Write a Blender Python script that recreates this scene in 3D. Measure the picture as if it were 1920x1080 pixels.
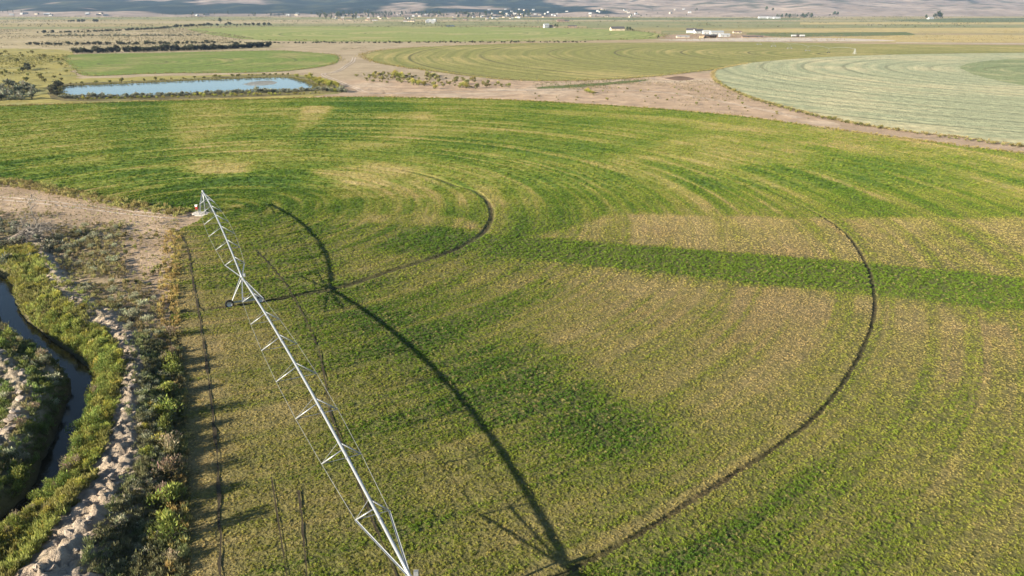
import bpy, bmesh, math, random
import numpy as np
from mathutils import Vector, Matrix

# ------------------------------------------------------------------ camera, sky, sun, exposure
S = bpy.context.scene
for o in list(bpy.data.objects):
    bpy.data.objects.remove(o)
C = S.collection
FPX, PITCH, CAMH = 1450.0, math.radians(20.09), 38.8      # focal length for a 1920 wide frame
cam_d = bpy.data.cameras.new('camera'); cam = bpy.data.objects.new('camera', cam_d); C.objects.link(cam)
cam_d.sensor_width = 36.0; cam_d.lens = 36.0 * FPX / 1920.0
cam_d.clip_start = 0.5; cam_d.clip_end = 40000
cam.location = (0, 0, CAMH); cam.rotation_euler = (math.pi / 2 - PITCH, 0, 0)
S.camera = cam

SUN_EL = math.radians(17.8); SUN_AZ = math.radians(-119.8)     # azimuth from +Y towards +X
w = bpy.data.worlds.new('World'); S.world = w; w.use_nodes = True
wn = w.node_tree
sky = wn.nodes.new('ShaderNodeTexSky'); sky.sky_type = 'NISHITA'; sky.sun_disc = False
sky.sun_elevation = SUN_EL; sky.sun_rotation = SUN_AZ; sky.air_density = 1.0; sky.dust_density = 0.2; sky.ozone_density = 2.0
wn.links.new(sky.outputs[0], wn.nodes['Background'].inputs[0])
wn.nodes['Background'].inputs[1].default_value = 0.05
sd = bpy.data.lights.new('sun', 'SUN'); so = bpy.data.objects.new('sun', sd); C.objects.link(so)
sd.energy = 5.0; sd.angle = math.radians(0.5); sd.color = (1.0, 0.90, 0.72)
tosun = Vector((math.sin(SUN_AZ) * math.cos(SUN_EL), math.cos(SUN_AZ) * math.cos(SUN_EL), math.sin(SUN_EL)))
so.rotation_euler = tosun.to_track_quat('Z', 'Y').to_euler()
so.location = (-60, -40, 60)
S.view_settings.view_transform = 'Standard'; S.view_settings.look = 'None'
S.view_settings.gamma = 1.0; S.view_settings.use_curve_mapping = False
S.view_settings.exposure = 1.8
S.render.engine = 'CYCLES'
S.cycles.max_bounces = 5; S.cycles.transparent_max_bounces = 8
S.cycles.volume_bounces = 0

# ------------------------------------------------------------------ helpers
rng = np.random.default_rng(7); R = random.Random(11)
CT, ST = math.cos(PITCH), math.sin(PITCH)

def G(px, py, z=0.0):
    """survey: a point of the 1920x1080 photograph -> its spot on the plain at height z (metres)"""
    x = px - 960.0; y = py - 540.0
    fw = FPX * CT - y * ST; dn = FPX * ST + y * CT
    t = (CAMH - z) / dn
    return (x * t, fw * t)

def GP(pts, z=0.0):
    return np.array([G(a, b, z) for a, b in pts])

_tab = np.random.default_rng(3).random((256, 256))
def vn(x, y, seed=0):
    x = np.asarray(x, float) + seed * 17.31; y = np.asarray(y, float) + seed * 9.17
    xi = np.floor(x).astype(np.int64); yi = np.floor(y).astype(np.int64)
    fx = x - xi; fy = y - yi
    fx = fx * fx * (3 - 2 * fx); fy = fy * fy * (3 - 2 * fy)
    a = _tab[xi & 255, yi & 255]; b = _tab[(xi + 1) & 255, yi & 255]
    c = _tab[xi & 255, (yi + 1) & 255]; d = _tab[(xi + 1) & 255, (yi + 1) & 255]
    return (a * (1 - fx) + b * fx) * (1 - fy) + (c * (1 - fx) + d * fx) * fy
def fbm(x, y, seed=0, oct=4, gain=0.5):
    s = 0; a = 1; t = 0
    for k in range(oct):
        s = s + a * (vn(x * 2 ** k, y * 2 ** k, seed + k * 5) * 2 - 1); t += a; a *= gain
    return s / t
def sstep(a, b, x):
    t = np.clip((x - a) / (b - a), 0, 1); return t * t * (3 - 2 * t)
def poly_dist(x, y, poly):
    """signed distance, positive inside"""
    n = len(poly); d = np.full(x.shape, 1e18); ins = np.zeros(x.shape, bool)
    for i in range(n):
        ax, ay = poly[i]; bx, by = poly[(i + 1) % n]
        ex, ey = bx - ax, by - ay
        t = np.clip(((x - ax) * ex + (y - ay) * ey) / (ex * ex + ey * ey + 1e-12), 0, 1)
        d = np.minimum(d, (x - ax - t * ex) ** 2 + (y - ay - t * ey) ** 2)
        if ay != by:
            ins ^= ((ay > y) != (by > y)) & (x < (bx - ax) * (y - ay) / (by - ay) + ax)
    return np.where(ins, 1, -1) * np.sqrt(d)
def line_dist(x, y, pl):
    """distance to a polyline and the running length parameter (0..1) of the nearest point"""
    d = np.full(x.shape, 1e18); s = np.zeros(x.shape); sd_ = np.zeros(x.shape)
    L = np.r_[0, np.cumsum(np.hypot(*np.diff(pl, axis=0).T))]
    for i in range(len(pl) - 1):
        ax, ay = pl[i]; ex, ey = pl[i + 1] - pl[i]; l2 = ex * ex + ey * ey
        t = np.clip(((x - ax) * ex + (y - ay) * ey) / l2, 0, 1)
        q = (x - ax - t * ex) ** 2 + (y - ay - t * ey) ** 2
        m = q < d
        d = np.where(m, q, d); s = np.where(m, (L[i] + t * math.sqrt(l2)) / L[-1], s)
        sd_ = np.where(m, np.sign(ex * (y - ay) - ey * (x - ax)), sd_)
    return np.sqrt(d), s, sd_
def smooth_line(pts, n=12):
    """Catmull-Rom through the points"""
    p = np.asarray(pts, float); p = np.vstack([2 * p[0] - p[1], p, 2 * p[-1] - p[-2]])
    out = []
    for i in range(1, len(p) - 2):
        for k in range(n):
            t = k / n
            out.append(0.5 * (2 * p[i] + (p[i + 1] - p[i - 1]) * t + (2 * p[i - 1] - 5 * p[i] + 4 * p[i + 1] - p[i + 2]) * t * t
                              + (3 * p[i] - p[i - 1] - 3 * p[i + 1] + p[i + 2]) * t ** 3))
    out.append(p[-2]); return np.array(out)

def set_props(o, label=None, cat=None, group=None, kind=None):
    if label: o['label'] = label
    if cat: o['category'] = cat
    if group: o['group'] = group
    if kind: o['kind'] = kind
    return o
def empty(name, loc=(0, 0, 0)):
    o = bpy.data.objects.new(name, None); C.objects.link(o); o.location = loc; o.empty_display_size = 0.3; return o
def mesh_np(name, v, f, mats, cols=None, smooth=False, matidx=None):
    """mesh from numpy arrays; f is (n,3) or (n,4)"""
    me = bpy.data.meshes.new(name); v = np.asarray(v, np.float32); f = np.asarray(f, np.int32)
    k = f.shape[1]
    me.vertices.add(len(v)); me.vertices.foreach_set('co', v.ravel())
    me.loops.add(f.size); me.loops.foreach_set('vertex_index', f.ravel())
    me.polygons.add(len(f)); me.polygons.foreach_set('loop_start', np.arange(0, f.size, k, dtype=np.int32))
    me.polygons.foreach_set('use_smooth', np.full(len(f), smooth))
    if matidx is not None: me.polygons.foreach_set('material_index', np.asarray(matidx, np.int32))
    if cols is not None:
        a = me.attributes.new('Col', 'FLOAT_COLOR', 'POINT'); c = np.ones((len(v), 4), np.float32); c[:, :3] = cols
        a.data.foreach_set('color', c.ravel())
    for m in (mats if isinstance(mats, (list, tuple)) else [mats]): me.materials.append(m)
    me.update(calc_edges=True); me.validate()
    return me
def link(name, me, parent=None, loc=None):
    o = bpy.data.objects.new(name, me); C.objects.link(o)
    if parent is not None: o.parent = parent
    if loc is not None: o.location = loc
    return o
def grid_faces(nu, nv):
    i, j = np.meshgrid(np.arange(nu - 1), np.arange(nv - 1), indexing='ij')
    a = (i * nv + j).ravel()
    return np.stack([a, a + nv, a + nv + 1, a + 1], 1)

class MB:
    """collects tubes, boxes and prisms into one mesh"""
    def __init__(s): s.v = []; s.f = []
    def tube(s, p, r, n=8, caps=True):
        p = [Vector(q) for q in p]
        rr = r if isinstance(r, (list, tuple)) else [r] * len(p)
        b = len(s.v); t0 = (p[-1] - p[0]).normalized()
        up = Vector((0, 0, 1)) if abs(t0.z) < 0.9 else Vector((1, 0, 0))
        for i, q in enumerate(p):
            t = (p[min(i + 1, len(p) - 1)] - p[max(i - 1, 0)]).normalized()
            a = t.cross(up).normalized(); c = a.cross(t)
            for k in range(n):
                an = 2 * math.pi * k / n
                s.v.append(tuple(q + (a * math.cos(an) + c * math.sin(an)) * rr[i]))
        for i in range(len(p) - 1):
            for k in range(n):
                s.f.append((b + i * n + k, b + i * n + (k + 1) % n, b + (i + 1) * n + (k + 1) % n, b + (i + 1) * n + k))
        if caps:
            s.f.append(tuple(b + k for k in range(n))[::-1]); s.f.append(tuple(b + (len(p) - 1) * n + k for k in range(n)))
        return s
    def angle_iron(s, a, b, w_=0.06, t=0.012, roll=0.0):
        """L-section bar from a to b"""
        a, b = Vector(a), Vector(b); d = (b - a).normalized()
        up = Vector((0, 0, 1)) if abs(d.z) < 0.95 else Vector((1, 0, 0))
        x = d.cross(up).normalized(); y = x.cross(d)
        x, y = x * math.cos(roll) + y * math.sin(roll), y * math.cos(roll) - x * math.sin(roll)
        prof = [(0, 0), (w_, 0), (w_, t), (t, t), (t, w_), (0, w_)]
        k0 = len(s.v)
        for q in (a, b):
            for (u, v) in prof: s.v.append(tuple(q + x * (u - w_ / 3) + y * (v - w_ / 3)))
        for k in range(6): s.f.append((k0 + k, k0 + (k + 1) % 6, k0 + 6 + (k + 1) % 6, k0 + 6 + k))
        for e in (0, 6):
            s.f.append((k0 + e, k0 + e + 1, k0 + e + 2, k0 + e + 3)); s.f.append((k0 + e, k0 + e + 3, k0 + e + 4, k0 + e + 5))
        return s
    def box(s, lo, hi, m=None):
        k0 = len(s.v)
        for x in (lo[0], hi[0]):
            for y in (lo[1], hi[1]):
                for z in (lo[2], hi[2]):
                    q = Vector((x, y, z)); s.v.append(tuple(m @ q if m else q))
        for f in ((0, 1, 3, 2), (4, 6, 7, 5), (0, 4, 5, 1), (2, 3, 7, 6), (0, 2, 6, 4), (1, 5, 7, 3)): s.f.append(tuple(k0 + i for i in f))
        return s
    def lathe(s, prof, c, axis, n=20):
        """profile (radius, offset along the axis) turned about the axis through c"""
        axis = Vector(axis).normalized(); up = Vector((0, 0, 1)) if abs(axis.z) < .9 else Vector((1, 0, 0))
        a = axis.cross(up).normalized(); b = axis.cross(a); c = Vector(c); k0 = len(s.v); m = len(prof)
        for k in range(n):
            an = 2 * math.pi * k / n
            for (r_, h_) in prof: s.v.append(tuple(c + (a * math.cos(an) + b * math.sin(an)) * r_ + axis * h_))
        for k in range(n):
            for i in range(m - 1):
                s.f.append((k0 + k * m + i, k0 + k * m + i + 1, k0 + ((k + 1) % n) * m + i + 1, k0 + ((k + 1) % n) * m + i))
        return s
    def mesh(s, name, mat, smooth=False):
        me = bpy.data.meshes.new(name); me.from_pydata(s.v, [], s.f); me.materials.append(mat)
        me.polygons.foreach_set('use_smooth', [smooth] * len(me.polygons)); me.update()
        bm = bmesh.new(); bm.from_mesh(me); bmesh.ops.recalc_face_normals(bm, faces=bm.faces); bm.to_mesh(me); bm.free()
        return me
    def build(s, name, mat, parent=None, smooth=False, loc=None): return link(name, s.mesh(name, mat, smooth), parent, loc)

# ------------------------------------------------------------------ materials
def new_mat(name):
    m = bpy.data.materials.new(name); m.use_nodes = True; nt = m.node_tree
    b = nt.nodes['Principled BSDF']; b.inputs['Specular IOR Level'].default_value = 0.15; b.inputs['Roughness'].default_value = 0.9
    return m, nt, b
def N(nt, t, **kw):
    n = nt.nodes.new(t)
    for k, v in kw.items():
        if k.startswith('i_'): n.inputs[int(k[2:]) if k[2:].isdigit() else k[2:]].default_value = v
        else: setattr(n, k, v)
    return n
def mixc(nt, fac, a, b, mode='MIX'):
    m = N(nt, 'ShaderNodeMix', data_type='RGBA', blend_type=mode)
    for s, i in ((fac, 0), (a, 6), (b, 7)):
        if isinstance(s, bpy.types.NodeSocket): nt.links.new(s, m.inputs[i])
        elif i == 0: m.inputs[0].default_value = s
        else: m.inputs[i].default_value = (*s, 1)
    return m.outputs[2]
def noise(nt, vec, scale, detail=4, rough=0.55, dist=0.0):
    n = N(nt, 'ShaderNodeTexNoise'); n.inputs['Scale'].default_value = scale; n.inputs['Detail'].default_value = detail
    n.inputs['Roughness'].default_value = rough; n.inputs['Distortion'].default_value = dist
    if vec is not None: nt.links.new(vec, n.inputs['Vector'])
    return n.outputs['Fac']
def maprange(nt, v, a, b, c, d):
    m = N(nt, 'ShaderNodeMapRange'); nt.links.new(v, m.inputs[0])
    for i, q in enumerate((a, b, c, d)): m.inputs[i + 1].default_value = q
    return m.outputs[0]
def mathn(nt, op, a, b=None):
    m = N(nt, 'ShaderNodeMath', operation=op)
    for i, s in enumerate((a, b)):
        if s is None: continue
        if isinstance(s, bpy.types.NodeSocket): nt.links.new(s, m.inputs[i])
        else: m.inputs[i].default_value = s
    return m.outputs[0]
def bump(nt, b, h, dist, strength=1.0):
    n = N(nt, 'ShaderNodeBump'); n.inputs['Strength'].default_value = strength; n.inputs['Distance'].default_value = dist
    nt.links.new(h, n.inputs['Height']); nt.links.new(n.outputs[0], b.inputs['Normal'])
def geo_pos(nt):
    return N(nt, 'ShaderNodeNewGeometry').outputs['Position']

def plain(name, col, rough=0.7, metal=0.0, var=0.12, scale=3.0):
    m, nt, b = new_mat(name)
    tc = N(nt, 'ShaderNodeTexCoord').outputs['Object']
    f = noise(nt, tc, scale, 5)
    c = mixc(nt, maprange(nt, f, 0.3, 0.7, 0, 1), tuple(x * (1 - var) for x in col), tuple(min(1, x * (1 + var)) for x in col))
    nt.links.new(c, b.inputs['Base Color']); b.inputs['Roughness'].default_value = rough; b.inputs['Metallic'].default_value = metal
    return m

def soil_attr_mat(name, spots=True, bumpd=0.3):
    """bare earth: colour from the 'Col' attribute with grain, pebbles and scattered low scrub"""
    m, nt, b = new_mat(name)
    at = N(nt, 'ShaderNodeAttribute', attribute_name='Col'); p = geo_pos(nt)
    f1 = noise(nt, p, 1.3, 8, 0.65); f2 = noise(nt, p, 0.06, 8, .7); f3 = noise(nt, p, 9.0, 4)
    c = mixc(nt, 1.0, at.outputs['Color'], mixc(nt, maprange(nt, f1, 0.3, 0.7, 0, 1), (0.72, 0.70, 0.68), (1.25, 1.24, 1.22)), 'MULTIPLY')
    c = mixc(nt, 1.0, c, mixc(nt, maprange(nt, f2, 0.3, 0.7, 0, 1), (0.70, 0.68, 0.64), (1.22, 1.22, 1.22)), 'MULTIPLY')
    if spots:
        v = N(nt, 'ShaderNodeTexVoronoi'); v.inputs['Scale'].default_value = 0.28; nt.links.new(p, v.inputs['Vector'])
        sp = mathn(nt, 'MULTIPLY', maprange(nt, v.outputs['Distance'], 0.12, 0.3, 1, 0), maprange(nt, noise(nt, p, 0.02, 5), 0.5, 0.66, 0, 1))
        c = mixc(nt, sp, c, (0.15, 0.14, 0.085))
    nt.links.new(c, b.inputs['Base Color'])
    bump(nt, b, mathn(nt, 'ADD', f1, mathn(nt, 'MULTIPLY', f3, 0.35)), bumpd)
    return m

def crop_attr_mat(name):
    m, nt, b = new_mat(name)
    at = N(nt, 'ShaderNodeAttribute', attribute_name='Col'); p = geo_pos(nt)
    f1 = noise(nt, p, 2.2, 5, 0.6); f2 = noise(nt, p, 0.5, 5, 0.6)
    c = mixc(nt, 1.0, at.outputs['Color'], mixc(nt, maprange(nt, f1, 0.3, 0.7, 0, 1), (0.62, 0.64, 0.6), (1.35, 1.33, 1.3)), 'MULTIPLY')
    c = mixc(nt, 1.0, c, mixc(nt, maprange(nt, f2, 0.3, 0.7, 0, 1), (0.8, 0.84, 0.8), (1.2, 1.16, 1.15)), 'MULTIPLY')
    nt.links.new(c, b.inputs['Base Color'])
    bump(nt, b, mathn(nt, 'ADD', f1, mathn(nt, 'MULTIPLY', f2, 0.6)), 0.55)
    return m

def ring_field_mat(name, centre, ca, cb, cc, ring=0.06, amount=0.6, patch=0.012, fine=0.25, streak=None, tracks=0.0, tstr=.75):
    """a crop sown in rings round a pivot: ca main, cb second swath colour, cc dry patches"""
    m, nt, b = new_mat(name); p = geo_pos(nt)
    s = N(nt, 'ShaderNodeVectorMath', operation='SUBTRACT'); nt.links.new(p, s.inputs[0]); s.inputs[1].default_value = (*centre, 0)
    wv = N(nt, 'ShaderNodeVectorMath', operation='LENGTH'); nt.links.new(s.outputs[0], wv.inputs[0])
    wob = mathn(nt, 'MULTIPLY', noise(nt, p, 0.01, 3), 14.0)
    r = mathn(nt, 'ADD', wv.outputs['Value'], wob)
    cx = N(nt, 'ShaderNodeCombineXYZ'); nt.links.new(mathn(nt, 'MULTIPLY', r, ring), cx.inputs[0])
    if streak is not None:      # straight windrows instead of rings
        dt = N(nt, 'ShaderNodeVectorMath', operation='DOT_PRODUCT'); nt.links.new(p, dt.inputs[0]); dt.inputs[1].default_value = (*streak, 0)
        nt.links.new(mathn(nt, 'MULTIPLY', mathn(nt, 'ADD', dt.outputs['Value'], wob), ring), cx.inputs[0])
    rn = noise(nt, cx.outputs[0], 1.0, 6, 0.75)
    pn = noise(nt, p, patch, 6, 0.6)
    c = mixc(nt, maprange(nt, rn, 0.38, 0.64, 0, amount), ca, cb)
    c = mixc(nt, maprange(nt, mathn(nt, 'ADD', mathn(nt, 'MULTIPLY', pn, 0.6), mathn(nt, 'MULTIPLY', rn, 0.4)), 0.5, 0.58, 0, 0.95), c, cc)
    if streak is None:      # mown swaths
        sw = mathn(nt, 'SINE', mathn(nt, 'MULTIPLY', r, 6.283 / 13.))
        c = mixc(nt, 1.0, c, mixc(nt, maprange(nt, mathn(nt, 'MULTIPLY', sw, pn), -.35, .5, 0, 1), (.93, .94, .93), (1.10, 1.08, 1.06)), 'MULTIPLY')
    if tracks:      # worn wheel rings of the pivot that waters it
        tk = mathn(nt, 'ABSOLUTE', mathn(nt, 'SUBTRACT', mathn(nt, 'MODULO', wv.outputs['Value'], tracks), tracks * .5))
        c = mixc(nt, mathn(nt, 'MULTIPLY', maprange(nt, tk, .5, 1.6, tstr, 0), maprange(nt, noise(nt, p, .008, 3), .35, .5, 0, 1)), c, (0.07, 0.065, 0.03))
    fn = noise(nt, p, fine, 8, 0.7)
    c = mixc(nt, 1.0, c, mixc(nt, maprange(nt, fn, 0.3, 0.7, 0, 1), (0.66, 0.66, 0.66), (1.32, 1.32, 1.32)), 'MULTIPLY')
    nt.links.new(c, b.inputs['Base Color'])
    bump(nt, b, mathn(nt, 'ADD', fn, mathn(nt, 'MULTIPLY', rn, 0.5)), 1.4, 0.9)
    return m

def leaf_mat(name, inst=False, trans=0.25):
    """foliage: colour from 'Col' (per leaf), varied from plant to plant; thin leaves let some light through"""
    m, nt, b = new_mat(name)
    at = N(nt, 'ShaderNodeAttribute', attribute_name='Col')
    c = at.outputs['Color']
    if inst:
        ai = N(nt, 'ShaderNodeAttribute', attribute_name='tint', attribute_type='INSTANCER')
        c = mixc(nt, 1.0, c, ai.outputs['Color'], 'MULTIPLY')
    else:
        oi = N(nt, 'ShaderNodeObjectInfo')
        hs = N(nt, 'ShaderNodeHueSaturation'); nt.links.new(c, hs.inputs['Color'])
        nt.links.new(maprange(nt, oi.outputs['Random'], 0, 1, 0.475, 0.52), hs.inputs['Hue'])
        nt.links.new(maprange(nt, mathn(nt, 'FRACT', mathn(nt, 'MULTIPLY', oi.outputs['Random'], 7.3)), 0, 1, 0.75, 1.25), hs.inputs['Value'])
        c = hs.outputs[0]
    nt.links.new(c, b.inputs['Base Color'])
    tr = N(nt, 'ShaderNodeBsdfTranslucent'); nt.links.new(c, tr.inputs['Color'])
    mx = N(nt, 'ShaderNodeMixShader'); mx.inputs[0].default_value = trans
    nt.links.new(b.outputs[0], mx.inputs[1]); nt.links.new(tr.outputs[0], mx.inputs[2])
    nt.links.new(mx.outputs[0], nt.nodes['Material Output'].inputs['Surface'])
    return m

def water_mat(name, col, rough, ripple):
    m, nt, b = new_mat(name); p = geo_pos(nt)
    b.inputs['Base Color'].default_value = (*col, 1); b.inputs['Roughness'].default_value = rough
    b.inputs['Specular IOR Level'].default_value = 0.5; b.inputs['IOR'].default_value = 1.33
    bump(nt, b, noise(nt, p, 1.2, 4), ripple)
    return m

M = {}
M['ground'] = soil_attr_mat('dry_earth')
M['crop'] = crop_attr_mat('alfalfa_canopy')
M['leaf'] = leaf_mat('shrub_leaves')
M['leaf_inst'] = leaf_mat('crop_leaves', inst=True)
M['stem'] = plain('woody_stem', (0.10, 0.075, 0.055))
M['deadwood'] = plain('bleached_deadwood', (0.20, 0.18, 0.16), 0.85, var=0.3)
M['steel'] = plain('galvanised_steel', (0.31, 0.325, 0.34), 0.45, 0.5, var=0.10, scale=6)
M['steel_dull'] = plain('weathered_galvanised_steel', (0.24, 0.25, 0.26), 0.6, 0.4, var=0.15, scale=6)
M['rubber'] = plain('black_rubber', (0.018, 0.018, 0.018), 0.75)
M['rim'] = plain('zinc_wheel_rim', (0.5, 0.5, 0.5), 0.5, 0.5)
M['red'] = plain('red_paint', (0.24, 0.035, 0.025), 0.5)
M['white'] = plain('white_paint', (0.78, 0.78, 0.76), 0.5, var=0.04)
M['concrete'] = plain('pale_concrete', (0.48, 0.44, 0.39), 0.9)
M['shaded_soil'] = plain('shaded_rut_soil', (0.045, 0.036, 0.022), 0.95, var=0.35, scale=2)  # soil colour darkened to imitate the shadow inside a tyre groove
M['creek'] = water_mat('creek_water', (0.022, 0.017, 0.010), 0.10, 0.02); M['creek'].node_tree.nodes['Principled BSDF'].inputs['Specular IOR Level'].default_value = 0.3
M['pond'] = water_mat('pond_water', (0.07, 0.12, 0.17), 0.05, 0.02)

# ------------------------------------------------------------------ survey of the alfalfa field
PIV = np.array(G(386, 400))
def polar(x, y): return np.hypot(x - PIV[0], y - PIV[1]), np.arctan2(y - PIV[1], x - PIV[0])
def curve_of(pts, dflt=None):
    g = GP(pts); r, a = polar(g[:, 0], g[:, 1]); o = np.argsort(a); return a[o], r[o]
RUT1 = curve_of([(922, 400), (905, 440), (860, 468), (800, 490), (740, 508), (690, 525), (640, 541), (500, 566), (460, 572), (905, 370), (890, 360), (850, 349)])
RUT2 = curve_of([(1640, 580), (1636, 540), (1620, 490), (1590, 445), (1560, 420), (1530, 402), (1480, 378), (1625, 640), (1600, 690), (1560, 750), (1500, 810), (1440, 852), (1380, 890), (1300, 940), (1200, 1005), (1090, 1063)])
OUT = curve_of([(-260, 207), (0, 199), (110, 196), (300, 190), (500, 186), (660, 182), (800, 184), (950, 188), (1100, 196), (1250, 206), (1400, 220), (1500, 234), (1560, 244), (1700, 261), (1800, 275), (1920, 289), (2100, 322)])
EDGE_R = []; EDGE_A = []
for p in [(372, 414), (340, 428), (328, 470), (320, 530), (318, 590), (324, 650), (334, 760), (338, 900), (338, 1080), (345, 1500)]:
    g = G(*p); r, a = polar(*g); EDGE_R.append(r); EDGE_A.append(a)
TOP_R = []; TOP_A = []
for p in [(360, 398), (330, 394), (250, 385), (150, 363), (60, 345), (0, 334), (-160, 305), (-400, 270)]:
    g = G(*p); r, a = polar(*g); TOP_R.append(r); TOP_A.append(a)
def field_gap(x, y):
    """metres outside the alfalfa field (0 inside)"""
    r, a = polar(x, y)
    lo_ = np.interp(r, EDGE_R, EDGE_A); hi_ = np.interp(r, TOP_R, TOP_A)
    return np.maximum(0, np.maximum(lo_ - a, a - hi_)) * r
# ------------------------------------------------------------------ terrain of the creek and the spoil banks
CREEK = smooth_line(GP([(-260, 455), (-90, 485), (-5, 525), (18, 590), (60, 630), (112, 665), (148, 700), (150, 745), (132, 800), (108, 860), (84, 912), (45, 955), (0, 990), (-90, 1040), (-260, 1130)], -1.5), 8)
RIDGE = smooth_line(np.array([G(*p, z) for p, z in [((40, 432), .5), ((76, 470), .7), ((102, 512), .9), ((128, 546), 1.0), ((160, 573), 1.1), ((192, 592), 1.0), ((212, 615), .9), ((230, 630), 1.1), ((244, 664), 1.3), ((246, 705), 1.2), ((240, 746), 1.5), ((232, 803), 1.7), ((226, 862), 1.9), ((204, 893), 1.9), ((163, 955), 2.0), ((122, 1012), 2.1), ((60, 1075), 2.1), ((-40, 1180), 2.1)]]), 6)
RIDGE_Z = np.array([.5, .7, .9, 1.0, 1.1, 1.0, .75, 1.1, 1.3, 1.15, 1.5, 1.7, 1.9, 1.9, 2.0, 2.1, 2.1, 2.1])
RIDGE2 = smooth_line(np.array([G(*p, 1.0) for p in [(-150, 600), (-60, 640), (5, 680), (38, 728), (34, 780), (0, 825), (-80, 880)]]), 6)
def bank_parts(x, y):
    dc, sc, side = line_dist(x, y, CREEK)
    dr, sr, _ = line_dist(x, y, RIDGE)
    d2, s2, _ = line_dist(x, y, RIDGE2)
    return dc, dr, sr, d2, s2
def height(x, y, full=False):
    x = np.asarray(x, float); y = np.asarray(y, float)
    z = np.zeros(x.shape); near = (x < -8) & (x > -120) & (y > 15) & (y < 190)
    rid = np.zeros(x.shape); crk = np.zeros(x.shape)
    if near.any():
        X, Y = x[near], y[near]
        dc, dr, sr, d2, s2 = bank_parts(X, Y)
        wob = fbm(X * .35, Y * .35, 2, 4) * 0.9
        zz = fbm(X * .12, Y * .12, 5, 4) * 0.28 * sstep(0.5, 6, field_gap(X, Y)) * sstep(190, 150, Y)
        hz = .86 * np.interp(sr, np.linspace(0, 1, len(RIDGE_Z)), RIDGE_Z)
        rough = np.abs(fbm(X * .9, Y * .9, 8, 4, 0.6)); gul = np.abs(fbm(X * .45, Y * .45, 14, 3))
        rw = np.interp(sr, [0, .35, .6, 1], [1.9, 2.6, 3.5, 4.6]) * (1 + .35 * fbm(sr * 30, sr * 0, 9, 3)); prof = np.clip(1 - (dr + wob) / rw, 0, 1) ** 0.7
        fine = np.abs(fbm(X * 2.3, Y * 2.3, 18, 3, .7)); zr = hz * prof * (1.25 - 0.75 * rough - 0.55 * gul - .45 * fine)
        prof2 = np.clip(1 - (d2 + wob) / 2.6, 0, 1) ** 0.8
        zr2 = 1.5 * prof2 * (1.2 - 0.8 * rough - 0.5 * gul - .4 * fine)
        zz = zz + np.maximum(zr, zr2) * sstep(0.2, 1.5, field_gap(X, Y))
        cw = dc + wob * 0.35
        zz = zz - 2.05 * (1 - sstep(0.3, 2.9, cw)) * (1 + 0.12 * rough)
        z[near] = zz; rid[near] = np.maximum(prof, prof2); crk[near] = 1 - sstep(0.4, 3.2, cw)
    return (z, rid, crk) if full else z

def hgt(x, y): return float(height(np.array([x]), np.array([y]))[0])

def axis_lines(lo, hi, step, far_lo, far_hi, g=1.13):
    a = list(np.arange(lo, hi + step / 2, step)); s = step; q = a[0]; left = []
    while q > far_lo: s *= g; q -= s; left.append(q)
    s = step; q = a[-1]; right = []
    while q < far_hi: s *= g; q += s; right.append(q)
    return np.array(left[::-1] + a + right)

FAR_Y = 3150.0
xs = axis_lines(-76, -20, 0.24, -9000, 9000); ys = axis_lines(38, 128, 0.26, -900, FAR_Y)
ys[-1] = FAR_Y
gx, gy = np.meshgrid(xs, ys, indexing='ij'); X, Y = gx.ravel(), gy.ravel()
Z, rid, crk = height(X, Y, True)
soil = np.array([0.36, 0.27, 0.19])
col = np.tile(soil, (len(X), 1))
n1 = fbm(X * .02, Y * .02, 31, 5)[:, None]
far = sstep(500, 1500, Y)[:, None]
col = col * (1 + 0.18 * n1)
col = col * (1 - far) + far * np.where(n1 > 0, np.array([0.25, 0.225, 0.09]), np.array([0.31, 0.25, 0.125]))
lf = (sstep(500, 330, X + Y * 0.55) * sstep(380, 480, Y) * sstep(1500, 1100, Y))[:, None] * 0.55    # sage flats on the left
col = col * (1 - lf) + lf * np.array([0.33, 0.28, 0.185])
# green bank growth between ridge and creek, understory in the scrub
VEG = [([(20, 600), (90, 600), (200, 632), (236, 700), (222, 800), (195, 890), (120, 960), (40, 1030), (-60, 1100), (-100, 1040), (60, 960), (120, 850), (165, 760), (160, 690), (110, 650)], (0.17, 0.165, 0.05), .85, 1.5),
       ([(-80, 480), (60, 470), (100, 520), (190, 605), (110, 620), (30, 570)], (0.17, 0.16, 0.055), .8, 1.5),
       ([(-100, 620), (80, 650), (112, 720), (90, 830), (60, 910), (-80, 980)], (0.13, 0.14, 0.06), .75, 1.5),
       ([(236, 640), (325, 660), (336, 760), (338, 1090), (150, 1090), (260, 860)], (0.13, 0.12, 0.065), .85, 1.0),
       ([(95, 425), (230, 420), (225, 500), (300, 570), (325, 660), (230, 620), (120, 510)], (0.20, 0.17, 0.09), .45, 3.0),
       ([(-120, 400), (60, 420), (110, 470), (60, 500), (-100, 480)], (0.19, 0.165, 0.085), .7, 3.0)]
for pts, c, wgt, soft in VEG:
    pz = GP(pts); m = (X > -130) & (X < -8) & (Y > 20) & (Y < 200)
    k = sstep(-soft, soft, poly_dist(X[m], Y[m], pz) + 1.6 * fbm(X[m] * .4, Y[m] * .4, 41, 4))[:, None] * wgt
    col[m] = col[m] * (1 - k) + k * np.array(c)
rk = (sstep(0.25, 0.6, rid) * (0.75 + 0.5 * fbm(X * .7, Y * .7, 50, 3)))[:, None].clip(0, 1)
col = col * (1 - rk) + rk * np.array([0.34, 0.285, 0.23])
cg = (sstep(.12, .5, crk) * .85)[:, None]; col = col * (1 - cg) + cg * np.array([0.10, 0.095, 0.04]); ck = (sstep(0.6, .9, crk))[:, None]
col = col * (1 - ck) + ck * np.array([0.045, 0.04, 0.025])
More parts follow.
